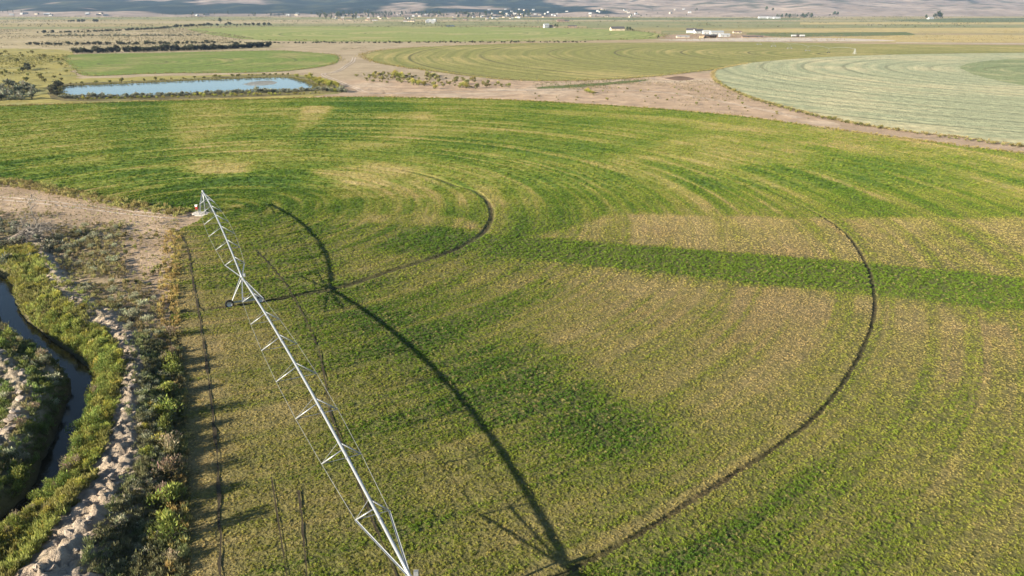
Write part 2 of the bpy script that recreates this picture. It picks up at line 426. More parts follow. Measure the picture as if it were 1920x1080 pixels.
ground = link('ground', mesh_np('ground', np.stack([X, Y, Z], 1), grid_faces(len(xs), len(ys)), M['ground'], np.clip(col, 0.01, 1), True))
set_props(ground, kind='structure')

def strip(name, line, width, z, mat, jitter=0.0, seed=0, kind='structure', hug=False):
    p = np.asarray(line, float); t = np.gradient(p, axis=0); t /= np.hypot(*t.T)[:, None]; nn = np.stack([-t[:, 1], t[:, 0]], 1)
    s = np.r_[0, np.cumsum(np.hypot(*np.diff(p, axis=0).T))]
    wl = width * np.clip(1 + jitter * fbm(s * .6, s * 0 + 3, seed, 3), .02, 2) / 2; wr = width * np.clip(1 + jitter * fbm(s * .6, s * 0 + 9, seed, 3), .02, 2) / 2
    a = p + nn * wl[:, None]; b = p - nn * wr[:, None]
    v = np.empty((len(p) * 2, 3)); v[0::2, :2] = a; v[1::2, :2] = b
    v[:, 2] = z + (height(v[:, 0], v[:, 1]) if hug else 0)
    i = np.arange(len(p) - 1) * 2
    o = link(name, mesh_np(name, v, np.stack([i, i + 1, i + 3, i + 2], 1), mat, None, True)); o['kind'] = kind
    return o
creek = strip('creek_water', CREEK, 3.8, -1.58, M['creek'])

# ------------------------------------------------------------------ the alfalfa field swept by the irrigator
def remap(rn, a):
    """nominal radius -> true radius along bearing a (rings follow the tracks as surveyed)"""
    k1 = np.interp(a, *RUT1); k2 = np.interp(a, *RUT2); k3 = np.interp(a, *OUT)
    return np.where(rn < 56, rn * k1 / 56, np.where(rn < 122, k1 + (rn - 56) / 66 * (k2 - k1), k2 + (rn - 122) / 83 * (k3 - k2)))
PATCH = [  # px polygons, how much lusher (+) or drier (-), softness in m
    ([(830, 434), (950, 445), (1200, 463), (1600, 494), (1960, 528), (1960, 590), (1600, 553), (1300, 522), (1000, 490), (870, 472)], .36, .7),
    ([(610, 425), (720, 423), (860, 438), (950, 460), (900, 490), (780, 470), (650, 444)], .12, 3),
    ([(600, 558), (720, 585), (900, 640), (1100, 740), (1270, 835), (1150, 855), (1000, 815), (850, 785), (740, 690), (650, 610)], .345, 3.5),
    ([(195, 192), (300, 192), (350, 330), (400, 385), (250, 372), (215, 300)], .20, 4),
    ([(640, 184), (780, 186), (760, 230), (680, 260), (570, 290), (545, 250)], .26, 5),
    ([(420, 330), (560, 320), (640, 400), (600, 440), (460, 425), (400, 392), (200, 376), (0, 334), (-200, 300), (0, 300), (250, 320)], .20, 5),
    ([(0, 325), (200, 366), (400, 388), (330, 398), (150, 368), (0, 338)], .3, 1.5),
    ([(-200, 205), (190, 200), (210, 300), (120, 318), (-200, 290)], .05, 8),
    ([(538, 252), (575, 200), (628, 200), (600, 235), (560, 253)], -.55, 2.5), ([(700, 211), (810, 212), (812, 222), (710, 224)], -.5, 3),
    ([(310, 195), (420, 195), (450, 230), (350, 270)], -.22, 5),
    ([(340, 320), (380, 303), (470, 308), (470, 325), (380, 330)], -.42, 2.5), ([(570, 318), (700, 308), (770, 318), (720, 350), (600, 335)], -.38, 3),
    ([(630, 345), (780, 342), (800, 372), (640, 374)], -.30, 3), ([(690, 408), (760, 404), (870, 413), (915, 436), (850, 430), (700, 419)], -.38, 1.5),
    ([(330, 445), (420, 470), (560, 640), (760, 1090), (338, 1090), (335, 760), (318, 580)], -.32, 4),
    ([(305, 430), (365, 450), (400, 700), (430, 1100), (330, 1100), (326, 700), (300, 560)], -.55, 3),
    ([(1080, 540), (1400, 545), (1600, 572), (1618, 650), (1560, 735), (1450, 825), (1250, 790), (1100, 715), (950, 640)], -.38, 6),
    ([(1140, 405), (1600, 410), (1960, 410), (1960, 526), (1600, 493), (1200, 462), (1000, 448)], -.44, 2),
    ([(1660, 575), (1960, 605), (1960, 1090), (1700, 1090), (1590, 870), (1650, 720)], -.38, 6),
    ([(1150, 292), (1300, 255), (1520, 268), (1500, 312), (1250, 312)], -.28, 5), ([(900, 200), (1200, 215), (1500, 245), (1920, 300), (1500, 255), (1100, 225)], -.15, 4),
    ([(1090, 1090), (1250, 990), (1450, 900), (1620, 960), (1560, 1090)], .08, 6), ([(1000, 318), (1400, 335), (1960, 335), (1960, 402), (1200, 396), (950, 362)], .12, 6),
    ([(1000, 500), (1300, 527), (1960, 592), (1960, 640), (1600, 610), (1250, 570), (1020, 530)], -.22, 2), ([(640, 470), (820, 478), (760, 510), (650, 520)], -.25, 3), ([(700, 850), (1000, 900), (1050, 1090), (760, 1090)], -.2, 5),
    ([(850, 195), (1020, 210), (900, 300), (760, 280)], .10, 7)]
PATCH = [(GP(p), a, b) for p, a, b in PATCH]
RAMP_X = [-.3, 0.05, .32, .55, .8, 1.15]
RAMP = np.array([(0.42, 0.325, 0.145), (0.345, 0.285, 0.10), (0.24, 0.235, 0.052), (0.17, 0.207, 0.029), (0.11, 0.168, 0.019), (0.07, 0.130, 0.017)])
def crop_lush(x, y):
    r, a = polar(x, y)
    l = 0.54 + 0.40 * fbm(x * .035, y * .035, 60, 5, .6)
    wob = 2.5 * fbm(x * .02, y * .02, 66, 3)
    fine = fbm((r + wob) * .5, a * 1.4, 63, 3, .6) + .7 * fbm((r + .3 * wob) * 1.25, a * 1.8, 67, 2, .6)
    l = l + 0.28 * fbm((r + wob) * .22, a * 2.0, 61, 4, .6) + 0.34 * fine + .22 * fbm(r * 2.4, a * 1.2, 68, 1)
    l = l + 0.24 * fbm(x * .16, y * .16, 64, 5, .7)
    for p, wgt, soft in PATCH:
        lo, hi = p.min(0) - 12, p.max(0) + 12
        m = (x > lo[0]) & (x < hi[0]) & (y > lo[1]) & (y < hi[1])
        if m.any():
            k = sstep(-soft, soft, poly_dist(x[m], y[m], p) + soft * .9 * fbm(x[m] * .12, y[m] * .12, 70, 4))
            if wgt > .35: l[m] += k * .88 * (.86 + .14 * fine[m] - l[m])            # evenly watered swath
            else: l[m] += wgt * k * (1 + 1.5 * fine[m])
    return l
def crop_col(x, y):
    l = crop_lush(x, y)
    c = np.stack([np.interp(l, RAMP_X, RAMP[:, k]) for k in range(3)], 1)
    rd = (sstep(.1, .5, fbm(x * .06, y * .06, 75, 3)) * sstep(.35, .05, l))[:, None] * .35          # reddish bare soil in the driest spots
    return c * (1 - rd) + rd * np.array([0.36, 0.235, 0.13])
def rut_depth(rn, a, x, y):
    w1 = sstep(np.radians(62), np.radians(40), a) ; w2 = sstep(np.radians(66), np.radians(38), a) * (0.45 + .55 * sstep(np.radians(45), np.radians(15), a))
    br = 0.75 + 0.35 * fbm(x * .3, y * .3, 80, 3)
    return np.maximum(w1 * np.clip(1.6 - np.abs(rn - 56) / .46, 0, 1), w2 * np.clip(1.6 - np.abs(rn - 122) / .24, 0, 1)) * br
rl = [0.4]
while rl[-1] < 205:
    r_ = rl[-1]; rl.append(r_ + (0.75 if r_ < 150 else 1.1))
rl = np.unique(np.r_[[q for q in rl if min(abs(q - 56), abs(q - 122)) > 1.1 and q < 204.5], 56 + np.linspace(-1, 1, 15), 122 + np.linspace(-1, 1, 15), 205])
NA = 900
u = np.linspace(0, 1, NA)
rn = np.repeat(rl[:, None], NA, 1)
lo = np.interp(rl, EDGE_R, EDGE_A)[:, None]; hi = np.interp(rl, TOP_R, TOP_A)[:, None]
aa = lo + (hi - lo) * u[None, :]
rt = remap(rn, aa); X = PIV[0] + rt * np.cos(aa); Y = PIV[1] + rt * np.sin(aa)
xf, yf = X.ravel(), Y.ravel()
edge = np.minimum(np.minimum(aa - lo, hi - aa) * rt, 205 - rn).ravel()
dep = rut_depth(rn, aa, X, Y).ravel()
CAN = 0.22
zf = 0.035 + (CAN + 0.05 * fbm(xf * 1.1, yf * 1.1, 90, 3)) * sstep(0, 0.9, edge + .5 * fbm(xf * .5, yf * .5, 91, 3)) * (1 - np.clip(dep, 0, 1))
cf = crop_col(xf, yf)
lk = sstep(185, 120, yf)[:, None] * .7            # where plants are built one by one the sheet is litter and soil, darkened to carry the shade in the gaps
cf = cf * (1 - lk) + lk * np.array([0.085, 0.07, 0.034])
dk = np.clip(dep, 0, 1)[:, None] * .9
cf = cf * (1 - dk) + dk * np.array([0.034, 0.025, 0.016])  # rut soil, with the shade of the crop edges painted into its colour
field = link('alfalfa_field', mesh_np('alfalfa_field', np.stack([xf, yf, zf], 1), grid_faces(len(rl), NA), M['crop'], cf, True))
set_props(field, kind='structure')

# thin broken tyre lines along the field's left margin, groove shade painted as dark strips
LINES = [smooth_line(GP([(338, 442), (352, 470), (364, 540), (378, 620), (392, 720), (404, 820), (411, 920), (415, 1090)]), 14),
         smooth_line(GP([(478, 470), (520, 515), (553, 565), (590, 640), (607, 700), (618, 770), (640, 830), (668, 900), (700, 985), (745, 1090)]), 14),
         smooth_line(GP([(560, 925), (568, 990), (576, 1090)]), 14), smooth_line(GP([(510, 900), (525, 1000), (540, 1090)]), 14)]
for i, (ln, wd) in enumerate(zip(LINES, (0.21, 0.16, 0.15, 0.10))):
    strip('tyre_track', ln, wd, 0.035 + CAN + 0.07, M['shaded_soil'], 1.6, i)

# ------------------------------------------------------------------ leaf clumps
def leaf_cloud(seed, n, rad, hgt_, leaf, base, tip, up=0.5, lobes=6, flat=0.5, jit=0.3, stems=9, low=0.0):
    """a bush of n leaf-sized quads over several uneven lobes, plus a few stems from the root"""
    r = np.random.default_rng(seed)
    lc = np.stack([r.normal(0, rad * .38, lobes).clip(-rad * .7, rad * .7), r.normal(0, rad * .38, lobes).clip(-rad * .7, rad * .7), r.uniform(.35, .8, lobes) * hgt_], 1); lc[0] = (0, 0, hgt_ * .55)
    lr = r.uniform(.35, .62, lobes) * rad
    k = r.integers(0, lobes, n); d = r.normal(size=(n, 3)); d /= np.linalg.norm(d, axis=1)[:, None]
    d[:, 2] = np.where(r.random(n) < .35, np.abs(d[:, 2]), d[:, 2])
    q = r.random(n) ** 0.45
    p = lc[k] + d * (lr[k] * q)[:, None] * np.array([1, 1, hgt_ / rad * .75])
    p[:, 2] = np.where(p[:, 2] < low + .04 * hgt_, r.uniform(low + .03, low + .4, n) * hgt_, p[:, 2])
    t = d * .6 + np.array([0, 0, up]) + r.normal(0, .45, (n, 3)); t /= np.linalg.norm(t, axis=1)[:, None]
    s = np.cross(t, r.normal(size=(n, 3))); s /= np.linalg.norm(s, axis=1)[:, None]
    L = leaf * r.uniform(.6, 1.4, n)[:, None]; W = L * flat
    v = np.stack([p - s * W * .35, p + t * L * .5 - s * W * .5, p + t * L, p + t * L * .45 + s * W * .5], 1).reshape(-1, 3)
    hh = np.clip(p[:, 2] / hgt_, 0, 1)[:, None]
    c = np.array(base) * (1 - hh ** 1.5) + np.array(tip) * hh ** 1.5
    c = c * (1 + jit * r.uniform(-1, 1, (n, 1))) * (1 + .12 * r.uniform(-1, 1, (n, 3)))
    cc = np.repeat(c, 4, 0); f = np.arange(4 * n).reshape(-1, 4); mi = np.zeros(n, int)
    vs, fs, cs = [v], [f], [cc]; b = 4 * n; ms = [mi]
    for j in range(stems):
        e = lc[j % lobes] * np.array([1, 1, .9]); a0 = np.array([r.normal(0, rad * .06), r.normal(0, rad * .06), -.05])
        wd = 0.02 * rad + .006
        for (ox, oy) in ((1, 0), (0, 1)):
            o = np.array([ox, oy, 0.0])
            vs.append(np.array([a0 - o * wd, a0 + o * wd, e + o * wd * .4, e - o * wd * .4])); fs.append(np.array([[b, b + 1, b + 2, b + 3]])); b += 4
            cs.append(np.tile((.1, .08, .06), (4, 1))); ms.append(np.array([1]))
    return np.vstack(vs), np.vstack(fs), np.clip(np.vstack(cs), .003, 1), np.concatenate(ms)
def bush_mesh(name, **kw):
    v, f, c, mi = leaf_cloud(**kw); return mesh_np(name, v, f, [M['leaf'], M['stem']], c, False, mi)
def clump_mesh(name, **kw):
    v, f, c, mi = leaf_cloud(stems=0, **kw); return mesh_np(name, v, f, [M['leaf_inst']], c, False)

def scatter(name, pts, scale, tint, meshes, seed=0, label=None, cat=None):
    """one mass of small plants nobody could count: geometry-node instances on points"""
    r = np.random.default_rng(seed); n = len(pts)
    pm = bpy.data.meshes.new(name); pm.vertices.add(n); pm.vertices.foreach_set('co', np.asarray(pts, np.float32).ravel())
    a = pm.attributes.new('size', 'FLOAT_VECTOR', 'POINT'); sc = np.asarray(scale, np.float32)
    a.data.foreach_set('vector', np.stack([sc * r.uniform(.85, 1.15, n), sc * r.uniform(.85, 1.15, n), sc * r.uniform(.75, 1.25, n)], 1).astype(np.float32).ravel())
    a = pm.attributes.new('turn', 'FLOAT_VECTOR', 'POINT'); rt_ = np.stack([r.normal(0, .12, n), r.normal(0, .12, n), r.uniform(0, 6.283, n)], 1)
    a.data.foreach_set('vector', rt_.astype(np.float32).ravel())
    a = pm.attributes.new('pick', 'INT', 'POINT'); a.data.foreach_set('value', r.integers(0, len(meshes), n).astype(np.int32))
    a = pm.attributes.new('tint', 'FLOAT_COLOR', 'POINT'); c = np.ones((n, 4), np.float32); c[:, :3] = tint; a.data.foreach_set('color', c.ravel())
    pm.update()
    o = link(name, pm); o['kind'] = 'stuff'
    if label: o['label'] = label
    if cat: o['category'] = cat
    ng = bpy.data.node_groups.new(name, 'GeometryNodeTree')
    ng.interface.new_socket('Geometry', in_out='INPUT', socket_type='NodeSocketGeometry'); ng.interface.new_socket('Geometry', in_out='OUTPUT', socket_type='NodeSocketGeometry')
    nd, lk = ng.nodes, ng.links
    gi, go = nd.new('NodeGroupInput'), nd.new('NodeGroupOutput'); ip = nd.new('GeometryNodeInstanceOnPoints'); jn = nd.new('GeometryNodeJoinGeometry')
    for me in reversed(meshes):
        src = bpy.data.objects.new(me.name, me); oi = nd.new('GeometryNodeObjectInfo'); oi.inputs[0].default_value = src
        oi.inputs['As Instance'].default_value = True
        lk.new(oi.outputs['Geometry'], jn.inputs[0])
    def attr(nm, ty):
        q = nd.new('GeometryNodeInputNamedAttribute'); q.data_type = ty; q.inputs['Name'].default_value = nm
        return q.outputs['Attribute']
    lk.new(gi.outputs[0], ip.inputs['Points']); lk.new(jn.outputs[0], ip.inputs['Instance'])
    ip.inputs['Pick Instance'].default_value = True
    lk.new(attr('pick', 'INT'), ip.inputs['Instance Index']); lk.new(attr('size', 'FLOAT_VECTOR'), ip.inputs['Scale'])
    e2r = nd.new('FunctionNodeEulerToRotation'); lk.new(attr('turn', 'FLOAT_VECTOR'), e2r.inputs[0]); lk.new(e2r.outputs[0], ip.inputs['Rotation'])
    lk.new(ip.outputs[0], go.inputs[0])
    o.modifiers.new('plants', 'NODES').node_group = ng
    return o

# crop plants: dense where the drone is close, sparser and broader far off
def crop_points(y0, y1, dens, sc):
    xa, xb = -270, 230
    n = int((xb - xa) * (y1 - y0) * dens); x = rng.uniform(xa, xb, n); y = rng.uniform(y0, y1, n)
    m = (np.abs(x) < 0.72 * y + 16); x, y = x[m], y[m]
    r, a = polar(x, y)
    k1 = np.interp(a, *RUT1); k2 = np.interp(a, *RUT2); k3 = np.interp(a, *OUT)
    l_ = np.interp(r, EDGE_R, EDGE_A); h_ = np.interp(r, TOP_R, TOP_A)
    w1 = sstep(np.radians(62), np.radians(40), a); w2 = sstep(np.radians(66), np.radians(38), a)
    ok = (r < k3 - .3) & ((a - l_) * r > .25) & ((h_ - a) * r > .25) & ((np.abs(r - k1) > .55 + .2 * sc) | (w1 < .5)) & ((np.abs(r - k2) > .22 + .09 * sc) | (w2 < .5)) & (r > 2.2)
    for ln, wd in zip(LINES, (.34, .26, .26, .16)):
        d, _, _ = line_dist(x, y, ln); ok &= d > wd * .5 + .08 + .3 * (vn(x * .5, y * .5, 5) < .3) * -1
    x, y = x[ok], y[ok]
    return x, y, sc * rng.uniform(.65, 1.3, len(x))
cx, cy, cs = [], [], []
for y0, y1, dn, sc in ((34, 66, 18, .66), (66, 105, 13, .70), (105, 170, 6.0, .92), (170, 350, 1.2, 1.35)):
    a, b, c_ = crop_points(y0, y1, dn, sc); cx.append(a); cy.append(b); cs.append(c_)
cx, cy, cs = map(np.concatenate, (cx, cy, cs))
tint = crop_col(cx, cy); lush = crop_lush(cx, cy)
tint = tint * rng.uniform(.68, 1.32, (len(cx), 1))
dry = rng.random(len(cx)) < .10 * sstep(130, 90, cy); tint[dry] = tint[dry] * .4 + .6 * np.array([0.34, 0.26, 0.12])
hsz = cs * (0.75 + .45 * np.clip(lush, 0, 1))
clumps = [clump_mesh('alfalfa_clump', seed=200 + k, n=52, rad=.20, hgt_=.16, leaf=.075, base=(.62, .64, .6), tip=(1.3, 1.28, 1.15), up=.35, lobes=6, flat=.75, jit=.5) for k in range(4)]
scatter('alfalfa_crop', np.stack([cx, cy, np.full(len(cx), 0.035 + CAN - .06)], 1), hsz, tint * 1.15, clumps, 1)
print('crop clumps', len(cx))

# ------------------------------------------------------------------ the far plain: other fields, tracks, pond
def sheet(name, pts, z, mat, wob=0.0, seed=0, kind='structure', sm=True):
    p = GP(pts)
    if sm: p = smooth_line(np.vstack([p, p[:1]]), 28)[:-1]
    elif wob: p = np.vstack([p[i] + (p[(i + 1) % len(p)] - p[i]) * np.linspace(0, 1, 40, endpoint=False)[:, None] for i in range(len(p))])
    if wob:
        t = np.roll(p, -1, 0) - np.roll(p, 1, 0); t /= np.hypot(*t.T)[:, None] + 1e-9
        k = fbm(p[:, 0] * .08, p[:, 1] * .08, seed + 3, 5, .7) * 1.6
        p = p + np.stack([-t[:, 1], t[:, 0]], 1) * (wob * k)[:, None]
    me = bpy.data.meshes.new(name); me.from_pydata([(a, b, z) for a, b in p], [], [tuple(range(len(p)))]); me.materials.append(mat); me.update()
    if me.polygons[0].normal.z < 0: me.flip_normals()
    o = link(name, me); o['kind'] = kind; return o
def tone_mat(name, a, b, c, scale=0.02, streak=(0.05, 1.0), ring=0.03):
    return ring_field_mat(name, (0, 0), a, b, c, ring, 0.8, scale, 0.12, streak)
PINK = tone_mat('pinkish_earth', (0.385, 0.275, 0.185), (0.33, 0.235, 0.155), (0.42, 0.325, 0.235), 0.02)
TAN = tone_mat('dry_grassland', (0.33, 0.265, 0.15), (0.27, 0.225, 0.12), (0.38, 0.305, 0.19), 0.012)
OLIVE = tone_mat('olive_pasture', (0.20, 0.195, 0.085), (0.16, 0.17, 0.065), (0.26, 0.235, 0.12), 0.01)
GOLD = tone_mat('stubble', (0.40, 0.31, 0.13), (0.35, 0.27, 0.115), (0.30, 0.25, 0.11), 0.01)
YELLOW = tone_mat('yellow_pasture', (0.30, 0.25, 0.075), (0.25, 0.225, 0.07), (0.20, 0.19, 0.075), 0.03)
GRAVEL = tone_mat('gravel', (0.46, 0.39, 0.32), (0.43, 0.36, 0.30), (0.40, 0.33, 0.26), 0.05)
GREENF = ring_field_mat('green_hay', G(250, 118), (0.125, 0.175, 0.032), (0.165, 0.20, 0.05), (0.24, 0.22, 0.08), 0.16, .9, 0.02, tracks=45.)
MIDGREEN = ring_field_mat('pale_green_hay', G(800, 62), (0.175, 0.21, 0.05), (0.25, 0.26, 0.085), (0.30, 0.27, 0.11), 0.05, 1., 0.008, tracks=60.)
OLIVEC = ring_field_mat('olive_crop', G(1602, 102), (0.16, 0.17, 0.042), (0.25, 0.22, 0.075), (0.32, 0.265, 0.10), 0.14, 1., 0.006, tracks=57.)
PALEC = ring_field_mat('blue_green_grain', G(2060, 138), (0.27, 0.285, 0.17), (0.33, 0.33, 0.195), (0.42, 0.375, 0.225), 0.13, .8, 0.012, tracks=26., tstr=.38)
INNERG = ring_field_mat('inner_grain', G(2060, 138), (0.17, 0.205, 0.095), (0.22, 0.24, 0.115), (0.30, 0.29, 0.15), 0.15, .9, 0.02, tracks=40.)
DKGREEN = tone_mat('damp_meadow', (0.095, 0.12, 0.04), (0.12, 0.135, 0.05), (0.16, 0.15, 0.07), 0.03)

sheet('dirt_flat', [(640, 150), (900, 150), (1330, 138), (1345, 158), (1400, 185), (1560, 232), (1500, 232), (1250, 203), (950, 186), (700, 178)], .03, PINK, 3)
sheet('grassland', [(-300, 60), (60, 55), (330, 52), (420, 62), (520, 82), (480, 93), (130, 98), (-300, 100)], .04, TAN, 6)
sheet('yellow_pasture', [(-300, 92), (90, 92), (130, 110), (140, 142), (110, 152), (-300, 158)], .06, YELLOW, 6)
sheet('pasture', [(-300, 150), (110, 148), (300, 143), (500, 139), (590, 143), (640, 168), (600, 180), (400, 187), (110, 195), (-300, 200)], .05, YELLOW, 6)
sheet('green_field', [(114, 108), (150, 102), (300, 99), (500, 95), (560, 97), (620, 102), (636, 109), (622, 121), (560, 131), (480, 136), (300, 138), (165, 142), (138, 128)], .12, GREENF, 1)
sheet('olive_field', [(679, 103), (720, 94), (800, 88), (900, 84), (1010, 81), (1200, 80), (1420, 79), (1680, 83), (2000, 86), (2300, 90), (2300, 98), (1920, 99), (1700, 102), (1560, 107), (1480, 112), (1400, 119), (1345, 130), (1200, 146), (1050, 152), (950, 150), (850, 139), (760, 127), (700, 116)], .14, OLIVEC, 1)
sheet('grain_field', [(1337, 142), (1345, 131), (1400, 119.5), (1480, 112), (1560, 107), (1700, 102.5), (1920, 99.5), (2300, 98), (2700, 140), (2700, 400), (2100, 301), (1920, 276), (1800, 258), (1700, 247), (1600, 232), (1520, 214), (1440, 193), (1380, 173), (1346, 155)], .22, PALEC, .6)
sheet('inner_grain_field', [(1796, 126), (1830, 117), (1920, 110), (2100, 106), (2300, 108), (2400, 150), (2150, 190), (1990, 172), (1910, 160), (1835, 143)], .235, INNERG, 1.5)
sheet('hay_field', [(345, 54), (560, 50), (900, 50.5), (1100, 54), (1200, 59), (1244, 67), (1200, 74), (900, 78), (700, 78), (500, 76), (400, 66)], .12, MIDGREEN, 2)
sheet('stubble_field', [(1330, 56), (1560, 53), (2300, 52), (2300, 62), (1560, 62), (1400, 60)], .10, GOLD, 4, sm=False)
sheet('stubble_field', [(1480, 72), (1700, 66), (2300, 66), (2300, 80), (1700, 80), (1540, 78)], .11, GOLD, 4, sm=False)
sheet('green_pasture', [(1400, 62), (1700, 60), (1720, 66), (1480, 69), (1400, 67)], .13, DKGREEN, 3, sm=False)
sheet('green_pasture', [(1640, 38), (1800, 34), (2300, 32), (2300, 41), (1800, 42)], .13, DKGREEN, 3, sm=False)
sheet('gravel_yard', [(1225, 75), (1400, 71), (1580, 72), (1680, 77), (1500, 78), (1300, 77)], .16, GRAVEL, 2)
sheet('gravel_road', [(1680, 79.5), (2300, 86), (2300, 87), (1680, 80.5)], .17, GRAVEL, 0, sm=False)
sheet('farm_yard', [(1228, 71), (1260, 65), (1320, 64), (1420, 66), (1440, 72), (1300, 75)], .15, tone_mat('brown_yard', (0.30, 0.20, 0.13), (0.26, 0.18, 0.12), (0.34, 0.26, 0.18), .05), 2)
sheet('meadow_strip', [(1005, 164), (1090, 158), (1180, 151), (1215, 150), (1170, 156), (1080, 164), (1010, 167)], .07, DKGREEN, 2)
sheet('manure_pile_ground', [(1245, 147), (1275, 143), (1300, 148), (1275, 151)], .08, tone_mat('dark_earth', (0.16, 0.10, 0.06), (0.13, 0.09, 0.055), (0.2, 0.13, 0.09)), .5)
# plain stripes between the near fields and the hills
for i, (y0, y1, xa, xb, mt) in enumerate([(44, 49, 380, 1250, OLIVE), (40, 44, -200, 700, TAN), (40.5, 45, 700, 2200, OLIVE), (37, 40, 500, 1800, TAN), (46, 52, 1100, 2300, OLIVE), (33.5, 36.5, -300, 900, OLIVE), (34, 37, 900, 1500, DKGREEN),
                                          (42, 46, 1500, 2300, GOLD), (50, 54, -300, 330, OLIVE), (36.5, 38, 1200, 1900, OLIVE), (30.5, 33, 1100, 1600, TAN), (58, 61, 1240, 1330, OLIVE), (62, 70, 1240, 1300, OLIVE)]):
    n = 9; tx = np.linspace(xa, xb, n)
    top = [(t, y0 + .8 * (R.random() - .5)) for t in tx]; bot = [(t, y1 + .9 * (R.random() - .5)) for t in tx[::-1]]
    sheet('plain_stripe', top + bot, .05 + .004 * i, mt, 0, sm=False)
TRK = tone_mat('wheel_packed_earth', (0.50, 0.41, 0.33), (0.46, 0.375, 0.30), (0.42, 0.34, 0.27), .05)
for ln, off in [([(664, 108), (661, 116), (650, 123), (640, 130), (625, 136), (606, 140), (640, 155), (668, 166), (694, 174), (800, 177), (950, 180)], 1.0),
                ([(690, 176), (900, 171), (1100, 169), (1250, 174), (1400, 200), (1500, 222)], 1.0)]:
    L = smooth_line(GP(ln), 8); t = np.gradient(L, axis=0); t /= np.hypot(*t.T)[:, None]; nn = np.stack([-t[:, 1], t[:, 0]], 1)
    for s_ in (-1, 1): strip('dirt_track', L + nn * off * s_, .8, .10, TRK, .4, 3)
# road across the bare ground left of the pivot
L = smooth_line(GP([(-200, 352), (0, 372), (120, 384), (240, 398), (345, 410)]), 10); t = np.gradient(L, axis=0); t /= np.hypot(*t.T)[:, None]; nn = np.stack([-t[:, 1], t[:, 0]], 1)
for s_ in (-1, 1): strip('dirt_track', L + nn * 1.1 * s_, .6, .07, TRK, .5, 4, hug=True)
# pond
sheet('pond_bank', [(88, 172), (108, 158), (300, 150), (480, 140), (560, 143), (615, 158), (630, 172), (560, 178), (360, 186), (160, 190), (100, 186)], .075, tone_mat('pond_mud', (0.13, 0.105, 0.05), (0.17, 0.15, 0.055), (0.2, 0.18, 0.07), .05), 1)
pond = sheet('pond_water', [(110, 174), (112, 166), (140, 161.5), (250, 157), (400, 150), (500, 146.5), (545, 147), (575, 155), (597, 165), (560, 169), (450, 172), (330, 177), (200, 181), (125, 181)], .10, M['pond'], 1)
sheet('far_pond_water', [(836, 47.6), (852, 47.2), (853, 50), (836, 50.2)], .14, M['pond'], 0, sm=False)
sheet('pond_weed', [(455, 158), (480, 153), (510, 152), (522, 156), (500, 160), (470, 161)], .106, tone_mat('pond_algae', (0.2, 0.2, 0.19), (0.24, 0.24, 0.22), (.16, .16, .14), .3), 2)

# ------------------------------------------------------------------ hills behind the valley
def hill_z(x, y):
    x = np.asarray(x, float); y = np.asarray(y, float)
    b = x / np.maximum(y, 1)
    st = 2900 + 220 * fbm(b * 4, y * 0, 110, 3)
    e = np.clip(y - st, 0, None)
    z = e * 0.040 + np.clip(y - 4300, 0, None) * 0.045
    z = z * (1 + 0.55 * fbm(x * .0009, y * .0007, 112, 5)) + np.minimum(e / 500, 1) * 20 * fbm(x * .004, y * .003, 116, 5)
    return np.minimum(z, 320) - 3 * np.exp(-e / 30.0)
hx = np.arange(-7200, 7201, 40.0); hy = np.r_[np.arange(2850, 4600, 22.0), np.arange(4600, 8600, 70.0)]
a, b_ = np.meshgrid(hx, hy, indexing='ij'); X, Y = a.ravel(), b_.ravel(); Zh = hill_z(X, Y)
bear = X / Y
tanc = np.array([0.25, 0.195, 0.155]) * (1 + .45 * fbm(X * .006, Y * .003, 120, 5))[:, None]
fo = 1.2 * fbm(X * .0036, Y * .0017, 122, 5, .6) + 0.50 * sstep(.16, -.02, bear) * sstep(3050, 3350, Y) - .12 - 0.25 * sstep(-.42, -.5, bear)
fo = fo - .5 * sstep(.05, .2, bear)
fk = sstep(.02, .07, fo)[:, None]
sp = (sstep(.2, .32, fbm(X * .016, Y * .012, 125, 3)) * sstep(3300, 3600, Y) * .8)[:, None]
hc = tanc * (1 - fk) + fk * np.array([0.018, 0.028, 0.026]); hc = hc * (1 - sp) + sp * np.array([0.06, 0.065, 0.04])
mh, nt, bb = new_mat('hillside'); at_ = N(nt, 'ShaderNodeAttribute', attribute_name='Col'); nt.links.new(mixc(nt, 1.0, at_.outputs['Color'], mixc(nt, maprange(nt, noise(nt, geo_pos(nt), .02, 6), .3, .7, 0, 1), (.75, .75, .75), (1.25, 1.25, 1.25)), 'MULTIPLY'), bb.inputs['Base Color'])
bump(nt, bb, noise(nt, geo_pos(nt), .03, 6), 6.0)
set_props(link('hills', mesh_np('hills', np.stack([X, Y, Zh], 1), grid_faces(len(hx), len(hy)), mh, np.clip(hc, .01, 1), True)), kind='structure')
def at(px, py):
    """where the line of sight of a photo point meets plain or hills"""
    x = px - 960.; y = py - 540.; d = np.array([x, FPX * CT - y * ST, -(FPX * ST + y * CT)]); d /= d[1]
    for yy in np.arange(200, 6500, 6.0):
        z = CAMH + d[2] * yy; g = float(hill_z(np.array([d[0] * yy]), np.array([yy]))[0]) if yy > 2850 else 0.
        if z <= max(g, 0): return (d[0] * yy, yy, max(g, 0))
    return (d[0] * 4000, 4000, 40)

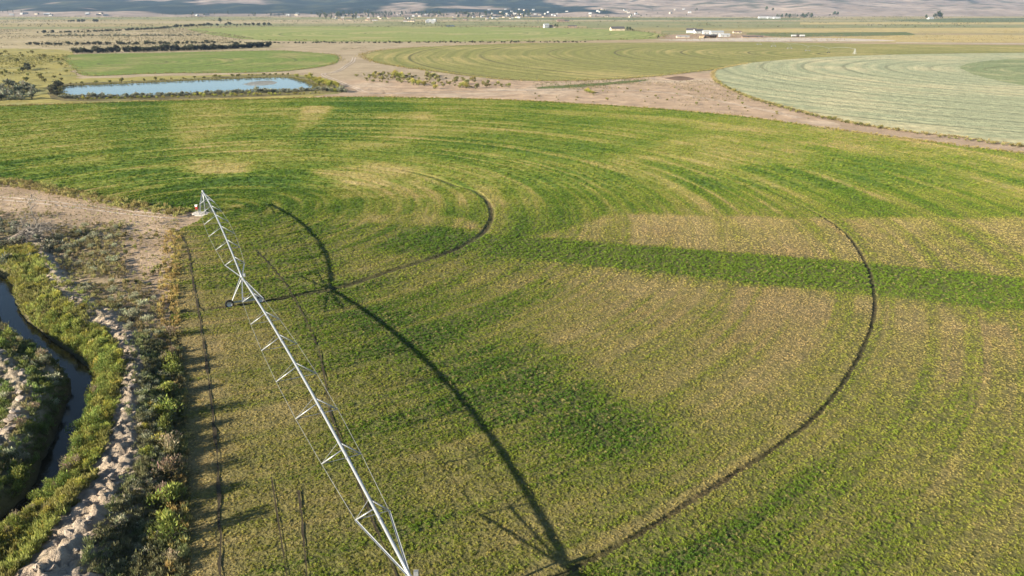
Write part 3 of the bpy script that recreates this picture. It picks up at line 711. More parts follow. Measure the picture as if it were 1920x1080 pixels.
# ------------------------------------------------------------------ centre pivot irrigator
def irrigator(name, label, piv, towers, spans, detail=True):
    piv = Vector((*piv, 0)); root = empty(name, piv); set_props(root, label, 'irrigator')
    L = lambda p: Vector(p) - piv
    H0, HT = 4.35, 4.15
    # pivot point: four-legged pyramid with rungs, riser and panels
    d0 = (Vector((*towers[0], 0)) - piv).normalized(); n0 = Vector((-d0.y, d0.x, 0))
    for sx in (-1, 1):
        for sy in (-1, 1):
            MB().angle_iron(d0 * 1.25 * sx + n0 * 1.25 * sy, d0 * .16 * sx + n0 * .16 * sy + Vector((0, 0, H0)), .13 if detail else .07, .02, .8).build('pivot_leg', M['steel'] if detail else M['steel_dull'], root)
    for k, hgt_ in enumerate((.5, 1.5, 2.5)):
        q = 1.25 - 1.09 * hgt_ / H0; c_ = [d0 * q * a + n0 * q * b + Vector((0, 0, hgt_)) for a, b in ((1, 1), (1, -1), (-1, -1), (-1, 1))]
        q2 = 1.25 - 1.09 * (hgt_ + 1) / H0; e_ = [d0 * q2 * a + n0 * q2 * b + Vector((0, 0, hgt_ + 1)) for a, b in ((1, 1), (1, -1), (-1, -1), (-1, 1))]
        for i in range(4):
            MB().angle_iron(c_[i], c_[(i + 1) % 4], .07, .012).build('rung', M['steel'], root)
            if detail: MB().angle_iron(c_[i], e_[(i + 1) % 4], .05, .01).build('brace', M['steel_dull'], root)
    MB().tube([(0, 0, .1), (0, 0, H0 + .25)], .12, 10).build('riser_pipe', M['steel'], root, True)
    MB().lathe([(0, -.1), (.22, -.1), (.22, .12), (.14, .2), (0, .2)], (0, 0, H0 + .1), (0, 0, 1), 12).build('swivel_elbow', M['steel'], root, True)
    if detail:
        pn = -n0 * 1.55 - d0 * .3
        bx = MB().box(pn + Vector((-.24, -.18, .95)), pn + Vector((.24, .18, 1.75))).build('control_panel', M['red'], root)
        MB().box(pn + Vector((-.20, -.205, 1.5)), pn + Vector((.20, -.182, 1.7))).build('panel_door', M['white'], bx)
        MB().box(pn + Vector((-.26, -.22, 1.752)), pn + Vector((.26, .22, 1.83))).build('panel_hood', M['white'], bx)
        for s_ in (-.2, .2): MB().tube([pn + Vector((s_, 0, 0)), pn + Vector((s_, 0, .95))], .04, 6).build('panel_post', M['steel_dull'], bx)
        MB().tube([(0, 0, .35), tuple(-d0 * 1.9 + Vector((0, 0, .35))), tuple(-d0 * 2.2 + Vector((0, 0, -.1)))], .11, 8).build('supply_pipe', M['steel_dull'], root, True)
    tops = [piv + Vector((0, 0, H0))] + [Vector((*t_, HT)) for t_ in towers]
    pr = 0.13 if detail else .06
    for si in range(len(towers)):
        A, B = tops[si], tops[si + 1]; ln = (B - A).length; d = (B - A); d.z = 0; d.normalize(); n = Vector((-d.y, d.x, 0)); nv = spans[si]
        pos = lambda s_: A.lerp(B, s_) + Vector((0, 0, 1.15 * 4 * s_ * (1 - s_)))
        pipe = MB().tube([L(pos(k / 32)) for k in range(33)], pr, 10).build('span_pipe', M['steel'] if detail else M['steel_dull'], root, True)
        if not detail: continue
        for k in range(1, 32, 4): MB().lathe([(pr, -.05), (pr + .05, -.05), (pr + .05, .05), (pr, .05)], L(pos(k / 32)), d, 12).build('pipe_flange', M['steel_dull'], pipe)
        tips = {-1: [], 1: []}
        for k in range(1, nv + 1):
            s_ = k / (nv + 1); pz = pos(s_); prof = math.sin(math.pi * s_)
            wd = .82 + 1.2 * prof; dp = .80 + .75 * prof; ds = .62 / ln
            for sd_ in (-1, 1):
                tip = pz + n * wd * sd_ - Vector((0, 0, dp)); tips[sd_].append(tip)
                a_ = pos(s_ - ds * sd_); b_ = pos(s_ + ds * sd_)
                # one broad strut and one slender one meet at every tip
                MB().tube([L(a_ - Vector((0, 0, .08))), L(tip)], .058, 7).build('strut', M['steel'], pipe, True)
                MB().angle_iron(L(b_ - Vector((0, 0, .08))), L(tip), .045, .01, 0.4).build('brace', M['steel_dull'], pipe)
            MB().angle_iron(L(tips[-1][-1]), L(tips[1][-1]), .05, .01).build('cross_bar', M['steel_dull'], pipe)
        for sd_ in (-1, 1):
            pts = [A - Vector((0, 0, .1))] + tips[sd_] + [B - Vector((0, 0, .1))]
            MB().tube([L(q) for q in tips[sd_]], .017, 6).build('truss_rod', M['steel_dull'], pipe, True)
            MB().angle_iron(L(pts[0]), L(pts[1]), .11, .014, .7).build('end_strut', M['steel'], pipe)
            MB().angle_iron(L(pts[-2]), L(pts[-1]), .11, .014, .7).build('end_strut', M['steel'], pipe)
        for k in range(1, 2 * nv + 2):          # drop hoses with sprinkler heads
            q = L(pos(k / (2 * nv + 2)))
            MB().tube([q + Vector((0, 0, .1)), q + n * .1 + Vector((0, 0, .22)), q + n * .22 + Vector((0, 0, .1)), q + n * .24 - Vector((0, 0, 2.3))], .012, 5).build('drop_hose', M['rubber'], pipe)
    for ti, t_ in enumerate(towers):
        prev = piv if ti == 0 else Vector((*towers[ti - 1], 0)); d = (Vector((*t_, 0)) - prev).normalized()
        n = Vector((-d.y, d.x, 0)); base = L(Vector((*t_, 0))); hw = 2.05; top = base + Vector((0, 0, HT - .1))
        beam = MB().box((-hw + .2, -.08, .62), (hw - .2, .08, .82), Matrix.Translation(base) @ Matrix(((n.x, d.x, 0, 0), (n.y, d.y, 0, 0), (0, 0, 1, 0), (0, 0, 0, 1)))).build('drive_beam', M['steel'], root)
        for s_ in (-1, 1):
            c_ = base + n * hw * s_ + Vector((0, 0, .58))
            wh = MB().lathe([(.36, -.13), (.50, -.17), (.57, -.13), (.59, 0), (.57, .13), (.50, .17), (.36, .13), (.36, -.13)], c_, d, 24).build('wheel', M['rubber'], root, True)
            MB().lathe([(.36, -.12), (.33, -.05), (.12, .02), (.0, .03)], c_, d, 16).build('rim', M['rim'], wh, True)
            MB().lathe([(.36, .12), (.33, .08), (.12, .06), (.0, .05)], c_, d, 16).build('rim', M['rim'], wh, True)
            if detail:
                lug = MB()
                for k in range(22):
                    an = 2 * math.pi * k / 22; rd = (n * math.cos(an) + Vector((0, 0, 1)) * math.sin(an)); tg = (-n * math.sin(an) + Vector((0, 0, 1)) * math.cos(an))
                    for q in (-1, 1):
                        lug.tube([c_ + rd * .585 + d * .02 * q, c_ + rd * .575 + d * .15 * q + tg * .07], .022, 4)
                lug.build('tread_lugs', M['rubber'], wh)
                for q in (-1, 1):
                    MB().angle_iron(base + n * (hw - .35) * s_ + d * .05 * q + Vector((0, 0, .82)), top + n * .12 * s_ + d * .55 * q + Vector((0, 0, -.02)), .11, .016, .6).build('tower_leg', M['steel'], root)
                g_ = base + n * (hw - .05) * s_ + d * -.35 + Vector((0, 0, .6))
                MB().box(g_ - Vector((.16, .16, .16)), g_ + Vector((.16, .16, .16))).build('gearbox', M['steel_dull'], root)
            else:
                MB().angle_iron(base + n * (hw - .35) * s_ + Vector((0, 0, .82)), top + n * .1 * s_, .06, .02, .6).build('tower_leg', M['steel_dull'], root)
        if detail:
            m1 = base.lerp(top, .55)
            MB().angle_iron(base + n * (hw * .5) + Vector((0, 0, 1.9)), base - n * (hw * .5) + Vector((0, 0, 1.9)), .06, .012).build('tower_brace', M['steel_dull'], root)
            MB().box(base - Vector((.2, .15, -.85)), base + Vector((.2, .15, 1.15))).build('drive_motor', M['steel_dull'], root)
            bxm = top + n * .35 + Vector((0, 0, .35)); MB().box(bxm - Vector((.15, .12, .25)), bxm + Vector((.15, .12, .2))).build('tower_box', M['steel_dull'], root)
    return root
w1, w2 = G(430, 577), G(490, 569)
T1 = ((w1[0] + w2[0]) / 2, (w1[1] + w2[1]) / 2); dd = np.array([.457, -.8895]); T2 = (T1[0] + 66 * dd[0], T1[1] + 66 * dd[1]); T3 = (T2[0] + 62 * dd[0], T2[1] + 62 * dd[1])
irrigator('pivot_irrigator', 'long galvanised steel pivot irrigator on rubber wheels standing along the near green field', PIV, [T1, T2, T3], [6, 7, 7])
tw = [G(1553, 100), G(1514, 96), G(1480, 91.5), G(1450, 87.5), G(1423, 84)]
irrigator('pivot_irrigator', 'thin far pivot irrigator with pairs of dark wheels across the olive green field', G(1602, 102), tw, [6] * 5, False)
pad = MB().lathe([(0, .0), (2.5, .0), (2.6, .10), (2.4, .16), (0, .17)], (PIV[0], PIV[1], 0), (0, 0, 1), 18).build('pivot_pad', M['concrete'])
set_props(pad, 'pale concrete pad under the four legged pivot tower', 'concrete pad')

# ------------------------------------------------------------------ shrubs and grasses
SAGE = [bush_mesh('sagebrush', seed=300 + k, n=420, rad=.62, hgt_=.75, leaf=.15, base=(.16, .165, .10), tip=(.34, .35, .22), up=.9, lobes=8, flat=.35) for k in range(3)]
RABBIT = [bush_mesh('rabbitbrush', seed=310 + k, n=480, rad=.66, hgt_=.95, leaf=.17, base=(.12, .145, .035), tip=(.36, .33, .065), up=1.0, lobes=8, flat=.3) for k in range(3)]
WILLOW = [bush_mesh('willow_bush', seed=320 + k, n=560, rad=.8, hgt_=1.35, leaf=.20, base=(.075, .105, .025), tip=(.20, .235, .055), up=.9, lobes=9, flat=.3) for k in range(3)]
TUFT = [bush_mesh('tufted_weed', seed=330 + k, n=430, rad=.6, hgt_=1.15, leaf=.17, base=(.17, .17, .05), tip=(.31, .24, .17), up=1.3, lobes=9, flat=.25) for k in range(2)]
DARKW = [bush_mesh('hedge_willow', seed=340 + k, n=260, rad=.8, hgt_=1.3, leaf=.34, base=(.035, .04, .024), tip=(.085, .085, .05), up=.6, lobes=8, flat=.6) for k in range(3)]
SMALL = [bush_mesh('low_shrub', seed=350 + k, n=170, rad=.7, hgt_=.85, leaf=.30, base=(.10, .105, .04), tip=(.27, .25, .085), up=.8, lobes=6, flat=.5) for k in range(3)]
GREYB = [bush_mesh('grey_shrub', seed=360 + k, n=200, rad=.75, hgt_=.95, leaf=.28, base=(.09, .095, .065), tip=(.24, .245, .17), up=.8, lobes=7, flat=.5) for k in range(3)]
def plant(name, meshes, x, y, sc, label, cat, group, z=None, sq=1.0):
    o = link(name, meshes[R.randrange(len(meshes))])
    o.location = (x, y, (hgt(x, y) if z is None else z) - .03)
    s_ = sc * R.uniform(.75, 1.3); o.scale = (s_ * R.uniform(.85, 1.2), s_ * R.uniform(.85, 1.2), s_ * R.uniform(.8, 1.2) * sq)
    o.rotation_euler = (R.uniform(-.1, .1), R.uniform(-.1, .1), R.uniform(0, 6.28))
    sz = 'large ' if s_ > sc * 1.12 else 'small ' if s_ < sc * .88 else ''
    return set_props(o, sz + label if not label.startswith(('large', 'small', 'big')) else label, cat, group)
def spots(pts, n, z=0., mind=.5, avoid=None):
    p = GP(pts, z); lo_, hi_ = p.min(0), p.max(0); out = []; tries = 0
    while len(out) < n and tries < n * 60:
        tries += 1; x, y = R.uniform(lo_[0], hi_[0]), R.uniform(lo_[1], hi_[1])
        if poly_dist(np.array([x]), np.array([y]), p)[0] < 0: continue
        if any((x - a) ** 2 + (y - b) ** 2 < mind * mind for a, b in out): continue
        if avoid and avoid(x, y): continue
        out.append((x, y))
    return out
def in_creek(x, y, m=1.5): return line_dist(np.array([x]), np.array([y]), CREEK)[0][0] < m
def on_ridge(x, y, m=.7): return line_dist(np.array([x]), np.array([y]), RIDGE)[0][0] < m
av = lambda x, y: in_creek(x, y) or on_ridge(x, y) or field_gap(np.array([x]), np.array([y]))[0] < .6
RB = [(20, 600), (90, 605), (200, 640), (232, 700), (218, 800), (190, 890), (110, 950), (40, 1010), (-60, 1100), (-90, 1060), (70, 960), (120, 860), (160, 770), (168, 700), (110, 645)]
for x, y in spots([(-60, 1020), (60, 985), (150, 920), (170, 930), (90, 1010), (30, 1080), (-60, 1160)], 34, .1, .7, lambda x, y: in_creek(x, y)):
    plant('rabbitbrush', RABBIT, x, y, R.uniform(.55, .9), 'yellow green rabbitbrush at the creek side foot of the earth ridge', 'shrub', 'rabbitbrush at the ridge foot')
for i, (x, y) in enumerate(spots(RB, 150, -.6, .6, av)):
    near = line_dist(np.array([x]), np.array([y]), CREEK)[0][0] < 4.2
    if near and R.random() < .75: plant('willow_bush', WILLOW, x, y, R.uniform(.7, 1.05), 'fresh green leafy bush on the creek bank below the earth ridge', 'bush', 'green bushes on the creek bank under the ridge')
    else: plant('rabbitbrush', RABBIT, x, y, R.uniform(.65, 1.05), 'yellow green rabbitbrush on the slope between creek and earth ridge', 'shrub', 'rabbitbrush between creek and ridge')
for x, y in spots([(-80, 480), (60, 470), (100, 520), (190, 605), (110, 625), (30, 575)], 60, -.3, .8, av):
    plant('rabbitbrush', RABBIT, x, y, R.uniform(.8, 1.2), 'yellow green rabbitbrush beside the creek bend downhill of the dead tree', 'shrub', 'rabbitbrush beside the creek bend')
for x, y in spots([(-100, 620), (70, 640), (112, 715), (95, 830), (70, 900), (-60, 990)], 85, -.3, .7, lambda x, y: in_creek(x, y, 1.5) or line_dist(np.array([x]), np.array([y]), RIDGE2)[0][0] < 1.5):
    if R.random() < .6: plant('willow_bush', WILLOW, x, y, R.uniform(.6, 1.0), 'green leafy bush beside the boulder bank across the creek', 'bush', 'green bushes across the creek')
    else: plant('sagebrush', SAGE, x, y, R.uniform(.8, 1.3), 'grey green sagebrush beside the boulder bank across the creek', 'shrub', 'sagebrush across the creek')
for x, y in spots([(256, 680), (325, 690), (334, 780), (336, 1085), (190, 1085), (275, 870)], 80, 0., .6, av):
    plant('sagebrush', SAGE, x, y, R.uniform(.55, .95), 'grey green sagebrush in the strip between earth ridge and field edge', 'shrub', 'sagebrush between ridge and field')
for x, y in spots([(290, 700), (330, 720), (334, 1000), (280, 1040), (270, 880)], 16, 0., 1.6, av):
    plant('rabbitbrush', RABBIT, x, y, R.uniform(.6, .95), 'bright yellow rabbitbrush among sage at the field edge', 'shrub', 'rabbitbrush at the field edge')
for px, py in [(135, 870), (128, 900), (150, 890), (30, 985), (60, 970), (85, 950), (310, 690), (322, 745), (300, 935), (318, 950), (285, 930), (20, 1010), (70, 790), (45, 830), (82, 680), (180, 745), (110, 925), (145, 850)]:
    x, y = G(px, py, -.3 if px < 200 else 0)
    if not in_creek(x, y, 1.6): plant('tufted_weed', TUFT, x, y, R.uniform(.8, 1.15), 'tall weed with pinkish brown seed heads near the creek ridge', 'weed', 'pink tufted weeds')
for x, y in spots([(95, 425), (230, 422), (225, 500), (300, 575), (325, 650), (230, 625), (120, 510)], 50, 0., 1., av):
    plant('sagebrush', SAGE, x, y, R.uniform(.8, 1.35), 'dusty sagebrush on bare ground uphill of the earth ridge', 'shrub', 'sagebrush on the bare ground')
for x, y in spots([(200, 425), (325, 425), (312, 600), (240, 545)], 30, 0., 1.2, av):
    plant('low_shrub', SMALL, x, y, R.uniform(.3, .75), 'small low shrub on pinkish bare dirt near the pivot', 'shrub', 'low shrubs on the bare dirt')
for x, y in spots([(-120, 395), (40, 420), (110, 465), (60, 500), (-100, 485)], 55, 0., 1., av):
    plant('grey_shrub', GREYB, x, y, R.uniform(.8, 1.4), 'dark grey shrub around the fallen dead tree', 'shrub', 'shrubs around the dead tree')

for py in (636, 668, 690, 705, 742, 748, 790, 822, 846, 862, 905, 940, 952, 990, 1020, 1060):
    x, y = G(R.uniform(314, 328), py); plant('tall_weed', TUFT if R.random() < .6 else WILLOW, x, y, R.uniform(1.15, 1.6), 'tall weedy bush right at the field edge casting a long shadow', 'weed', 'tall weeds at the field edge')
# grass of the banks and margins: one mass
gp = []; 
for pts, n, z, tn, sc in [(RB, 5200, -.5, (.27, .26, .075), 1.25), ([(-60, 1010), (60, 975), (150, 915), (190, 905), (110, 1000), (50, 1070), (-60, 1160)], 1800, .2, (.26, .24, .08), 1.4), ([(-80, 480), (60, 470), (100, 520), (190, 605), (110, 625), (30, 575)], 1700, -.3, (.25, .24, .08), 1.6),
                       ([(-100, 620), (80, 640), (115, 715), (98, 830), (70, 910), (-60, 990)], 1900, -.3, (.17, .19, .07), 1.3), ([(240, 640), (330, 660), (337, 780), (339, 1095), (170, 1095), (262, 870)], 2600, 0, (.17, .165, .085), 1.2),
                       ([(95, 425), (230, 420), (225, 500), (300, 570), (325, 660), (230, 620), (120, 510)], 900, 0, (.26, .21, .10), 1.3), ([(200, 415), (330, 415), (318, 620), (240, 560)], 450, 0, (.30, .24, .12), .9), ([(-60, 350), (100, 366), (320, 402), (330, 425), (200, 425), (60, 418), (-60, 400)], 700, 0, (.28, .23, .12), .8),
                       ([(318, 430), (336, 440), (326, 560), (330, 650), (340, 760), (344, 1095), (333, 1095), (328, 760), (314, 640), (306, 560)], 1500, 0, (.36, .26, .10), 1.3), ([(-60, 330), (60, 344), (260, 385), (350, 396), (340, 408), (240, 392), (40, 354), (-60, 345)], 900, 0, (.30, .25, .10), 1.8)]:
    p = GP(pts, z); lo_, hi_ = p.min(0), p.max(0); x = rng.uniform(lo_[0], hi_[0], n * 6); y = rng.uniform(lo_[1], hi_[1], n * 6)
    m = (poly_dist(x, y, p) > -.6) & (line_dist(x, y, CREEK)[0] > 1.35) & ((line_dist(x, y, RIDGE)[0] > 1.2) | (rng.random(len(x)) < .12)) & ((line_dist(x, y, RIDGE2)[0] > 1.) | (rng.random(len(x)) < .1)); x, y = x[m][:n], y[m][:n]
    hv = fbm(x * .5, y * .5, 140, 3)[:, None]
    t_ = np.array(tn) * (1 + .35 * hv) * rng.uniform(.7, 1.3, (len(x), 1)); t_[:, 1] *= 1 + .15 * (hv[:, 0] > .1)
    gp.append((np.stack([x, y, height(x, y) - .03], 1), np.full(len(x), sc) * rng.uniform(.6, 1.4, len(x)), t_))
x = rng.uniform(-125, -28, 9000); y = rng.uniform(12, 150, 9000)       # steppe west of the creek
m = (line_dist(x, y, CREEK)[0] > 2.) & (line_dist(x, y, RIDGE)[0] > 2.5) & (field_gap(x, y) > 1.) & (x < -.62 * y + 8) & (fbm(x * .06, y * .06, 160, 4) > -.1); x, y = x[m], y[m]
gp.append((np.stack([x, y, height(x, y) - .03], 1), rng.uniform(.8, 2.4, len(x)), np.array((.24, .21, .10)) * rng.uniform(.6, 1.4, (len(x), 1))))
tufts = [clump_mesh('grass_tuft', seed=400 + k, n=40, rad=.16, hgt_=.3, leaf=.20, base=(.7, .75, .65), tip=(1.25, 1.2, 1.1), up=1.6, lobes=4, flat=.18, jit=.35) for k in range(3)]
scatter('bank_grass', *[np.concatenate(q) for q in zip(*gp)], tufts, 5)

# ------------------------------------------------------------------ boulders and clods on the banks
def rock_mesh(seed):
    r = np.random.default_rng(seed); bm = bmesh.new(); bmesh.ops.create_icosphere(bm, subdivisions=3, radius=.5)
    pl = [(Vector(r.normal(size=3)).normalized(), r.uniform(.26, .42)) for _ in range(9)]
    for v in bm.verts:
        for n_, d_ in pl:
            e = v.co.dot(n_) - d_
            if e > 0: v.co -= n_ * e * .92
        c_ = v.co * 5; v.co *= 1 + .16 * float(fbm(np.array([c_.x + c_.z]), np.array([c_.y - c_.z]), seed % 17, 3)[0])
        v.co.z *= .75
    me = bpy.data.meshes.new('boulder'); bm.to_mesh(me); bm.free(); me.materials.append(M['rock']); me.polygons.foreach_set('use_smooth', [False] * len(me.polygons)); return me
m, nt, b = new_mat('pale_clay_rock'); p = N(nt, 'ShaderNodeTexCoord').outputs['Object']; oi = N(nt, 'ShaderNodeObjectInfo')
f = noise(nt, p, 4, 8, .7)
c = mixc(nt, maprange(nt, f, .3, .7, 0, 1), (0.19, 0.155, 0.125), (0.38, 0.32, 0.265)); c = mixc(nt, 1., c, mixc(nt, oi.outputs['Random'], (.8, .78, .76), (1.12, 1.12, 1.14)), 'MULTIPLY')
nt.links.new(c, b.inputs['Base Color']); bump(nt, b, f, .12); M['rock'] = m
ROCKS = [rock_mesh(500 + k) for k in range(7)]
def rock(x, y, sc, label, group):
    o = link('boulder', ROCKS[R.randrange(7)]); o.location = (x, y, hgt(x, y) + sc * .02); o.scale = (sc * R.uniform(.7, 1.5), sc * R.uniform(.7, 1.3), sc * R.uniform(.6, 1.1))
    o.rotation_euler = (R.uniform(-.4, .4), R.uniform(-.4, .4), R.uniform(0, 6.28)); return set_props(o, ('large ' if sc >= .8 else 'small ' if sc <= .4 else 'middling ') + label, 'boulder', group)
for k in range(150):
    q = RIDGE[min(len(RIDGE) - 1, int(R.random() ** .9 * len(RIDGE)))]; x, y = q[0] + R.gauss(0, .75), q[1] + R.gauss(0, .75)
    rock(x, y, R.choice((.2, .3, .4, .5, .8)), 'pale clay boulder on the long earth ridge beside the creek', 'boulders on the earth ridge')
for k in range(75):
    q = RIDGE2[R.randrange(len(RIDGE2))]; rock(q[0] + R.gauss(0, .9), q[1] + R.gauss(0, .9), R.choice((.4, .6, .8, 1.1)), 'pale boulder in the heap across the creek from the ridge', 'boulders across the creek')

# ------------------------------------------------------------------ fallen dead tree
def dead_tree():
    bx, by = G(18, 452); root = empty('dead_tree', (bx, by, hgt(bx, by))); set_props(root, 'bleached fallen dead tree with bare tangled branches above the creek', 'dead tree')
    tr = MB(); tr.tube([(0, 0, .1), (1.4, .5, .9), (2.9, 1.2, 1.9), (4.2, 1.4, 2.3)], [.36, .3, .24, .15], 9); tr.build('trunk', plain('dark_dead_trunk', (.14, .115, .095), .9, var=.3), root, True)
    r_ = random.Random(5)
    def limb(mb, p, d, ln, rad, lev):
        pts = [p]; rr = [rad]
        for k in range(4):
            d = (d + Vector((r_.gauss(0, .28), r_.gauss(0, .28), r_.gauss(-.03, .24)))).normalized(); p = p + d * ln / 4
            if p.z < .08: p.z = .08; d.z = abs(d.z) * .5
            pts.append(p.copy()); rr.append(rad * (1 - .2 * (k + 1)))
            if lev < 2:
                for _ in range(2): limb(mb, p.copy(), (d + Vector((r_.gauss(0, .7), r_.gauss(0, .7), r_.gauss(.1, .5)))).normalized(), ln * .5, rad * .5, lev + 1)
        mb.tube(pts, rr, 5)
    for k in range(10):
        t = k / 9; p = Vector((1. + 3.2 * t, .4 + 1. * t, .7 + 1.6 * t)); an = r_.uniform(-1.6, 1.2)
        mb = MB(); limb(mb, p, Vector((math.cos(an), math.sin(an), r_.uniform(-.25, .6))).normalized(), r_.uniform(3.2, 5.2), .13, 0); mb.build('branch', M['deadwood'], root, True)
    mb = MB(); limb(mb, Vector((.3, -.5, .1)), Vector((1, -.3, .12)), 5.5, .14, 0); mb.build('branch', M['deadwood'], root, True)
dead_tree()

# ------------------------------------------------------------------ mid-distance scrub: pond margins, hedges, bushes on the bare flat
def row(pts, n, meshes, name, sc, wid, label, cat, group, sq=1.):
    L_ = smooth_line(GP(pts), 10); t = np.r_[0, np.cumsum(np.hypot(*np.diff(L_, axis=0).T))]
    for k in range(n):
        s_ = (k + R.uniform(-.4, .4)) / n * t[-1]; x, y = np.interp(s_, t, L_[:, 0]), np.interp(s_, t, L_[:, 1])
        plant(name, meshes, x + R.gauss(0, wid * .4), y + R.gauss(0, wid), sc * R.uniform(.7, 1.25), label, cat, group, 0., sq)
row([(110, 184), (200, 184), (330, 180), (450, 175), (560, 172), (610, 170), (650, 174)], 120, GREYB, 'grey_shrub', 1.5, 2.2, 'grey shrub in the row along the near shore of the blue pond', 'shrub', 'grey shrubs along the near pond shore')
row([(150, 187), (300, 184), (450, 180), (600, 176)], 60, RABBIT, 'rabbitbrush', 1.1, 1.6, 'yellow rabbitbrush between the blue pond and the near green field', 'shrub', 'rabbitbrush below the pond')
row([(100, 180), (98, 170), (112, 161)], 12, DARKW, 'dark_bush', 1.5, 1.5, 'dark bush crowding the narrow west end of the pond', 'bush', 'dark bushes at the pond end')
row([(130, 158), (250, 153), (400, 146), (500, 141), (560, 142)], 34, SMALL, 'low_shrub', 1.3, 2, 'low shrub on the far bank of the blue pond', 'shrub', 'shrubs on the far pond bank')
row([(570, 146), (600, 152), (625, 162), (640, 172)], 42, RABBIT, 'rabbitbrush', 1.9, 5, 'yellow green rabbitbrush at the pond corner beside the dirt track', 'shrub', 'rabbitbrush at the pond corner')
for x, y in spots([(-60, 162), (50, 160), (66, 172), (60, 190), (-60, 194)], 62, 0, 2.2): plant('sage_bush', GREYB, x, y, 2.6, 'big pale grey sage bush in the thicket west of the pond', 'bush', 'sage thicket west of the pond', 0.)
for x, y in spots([(-80, 100), (90, 98), (130, 130), (120, 155), (-80, 158)], 70, 0, 5): plant('low_shrub', SMALL, x, y, R.uniform(1.2, 2.6), 'olive shrub on the yellow pasture west of the small green field', 'shrub', 'shrubs on the yellow pasture', 0.)
row([(38, 134), (50, 132), (54, 128)], 5, DARKW, 'dark_bush', 2.4, 1, 'nearly black bush standing alone on the yellow pasture', 'bush', 'black bush on the pasture')
row([(140, 100), (250, 97), (400, 93), (505, 88)], 140, DARKW, 'hedge_willow', 2.5, 2.2, 'dark willow in the dense hedge behind the small green field', 'willow', 'willow hedge behind the small green field')
row([(60, 84), (150, 84), (300, 83), (400, 81)], 105, DARKW, 'hedge_willow', 1.6, 6, 'dark willow in the thinner hedge on the dry grassland', 'willow', 'thin hedge on the dry grassland')
row([(400, 81), (520, 81), (700, 80.5), (900, 80), (1100, 79)], 190, DARKW, 'scrub_willow', 1.15, 6, 'dark scrub willow along the far edge of the bare flat', 'willow', 'scrub row along the bare flat', .8)
row([(72, 62), (200, 59), (317, 53)], 120, DARKW, 'ditch_willow', 1.7, 7, 'dark willow in the oblique hedge on far tan grassland', 'willow', 'oblique far hedge')
row([(80, 67.5), (220, 67.5), (370, 67)], 130, GREYB, 'far_grey_shrub', 1.8, 9, 'grey shrub in the long far row across tan grassland', 'shrub', 'far row of grey shrubs')
row([(317, 52), (400, 48), (510, 48)], 50, DARKW, 'hedge_willow', 2.8, 10, 'dark willow in the far thicket at the corner of the pale hay field', 'willow', 'far thicket by the hay field')
row([(130, 41), (180, 42)], 9, DARKW, 'dark_bush', 3.5, 10, 'dark bush in the short far row on the tan plain', 'bush', 'short far bush row')
for x, y in spots([(660, 140), (700, 137), (780, 138), (900, 152), (960, 163), (900, 168), (780, 160), (690, 155)], 120, 0, 2.5): plant('low_shrub', SMALL, x, y, R.uniform(.7, 2.1), 'olive shrub on the pale bare flat beside the olive field', 'shrub', 'shrubs on the pale bare flat', 0.)
for px, py, sc in [(740, 146, 3.), (748, 147, 2.6), (752, 144, 2.4), (700, 144, 2.2), (692, 147, 2.), (775, 159, 2.2), (785, 160, 2.2), (795, 161, 2.), (815, 167, 2.2), (868, 164, 2.6), (874, 166, 2.2), (1105, 175, 2.8), (1112, 177, 2.4), (1100, 174, 2.)]:
    x, y = G(px, py); plant('rabbitbrush', RABBIT, x, y, sc, 'large yellow green bush on the pale bare flat', 'bush', 'large bushes on the bare flat', 0.)
for x, y in spots([(980, 172), (1330, 160), (1400, 185), (1560, 235), (1480, 228), (1250, 202), (1000, 188)], 70, 0, 4): plant('low_shrub', SMALL, x, y, R.uniform(.35, .9), 'small dry shrub on the pinkish dirt below the pale grain field', 'shrub', 'small shrubs on the pinkish dirt', 0.)
row([(1340, 152), (1400, 182), (1500, 212), (1600, 233), (1720, 251), (1920, 279)], 120, SMALL, 'edge_weed', .9, 1.2, 'dry weed clump along the border of the pale grain field', 'weed', 'weeds along the grain field border')

# uncountable scrub on the flats and weeds along the field margins
sc_ = []
for pts, n, tn, size, thr in [([(-200, 58), (330, 52), (430, 64), (520, 80), (480, 92), (130, 97), (-200, 98)], 8000, (.17, .145, .085), 2.3, -.1), ([(130, 141), (640, 138), (690, 150), (950, 166), (1330, 150), (1400, 182), (1530, 230), (1250, 203), (950, 186), (660, 181)], 3000, (.22, .18, .10), 1.0, .12),
                              ([(510, 84), (680, 82), (690, 95), (650, 120), (600, 98), (520, 93)], 900, (.22, .18, .11), 1.2, .05), ([(-200, 29), (2200, 29), (2200, 50), (1250, 54), (-200, 50)], 9000, (.10, .095, .05), 4.5, .12),
                              ([(-200, 95), (125, 95), (140, 150), (-200, 160)], 2600, (.2, .185, .06), 1.9, .0), ([(1000, 156), (1100, 152), (1210, 146), (1230, 152), (1100, 168), (1000, 168)], 900, (.13, .13, .05), 1.1, -.1), ([(1240, 62), (2200, 54), (2200, 82), (1560, 79), (1240, 76)], 2500, (.24, .19, .08), 2., .05)]:
    p = GP(pts); lo_, hi_ = p.min(0), p.max(0); x = rng.uniform(lo_[0], hi_[0], n * 8); y = rng.uniform(lo_[1], hi_[1], n * 8)
    m = (fbm(x * .012, y * .012, 150, 4, .6) > thr) & (np.abs(x) < .78 * y)
    x, y = x[m], y[m]; m = poly_dist(x, y, p) > 0; x, y = x[m][:n], y[m][:n]
    sc_.append((np.stack([x, y, x * 0 - .02], 1), size * rng.uniform(.5, 1.5, len(x)), np.array(tn) * rng.uniform(.6, 1.5, (len(x), 1))))
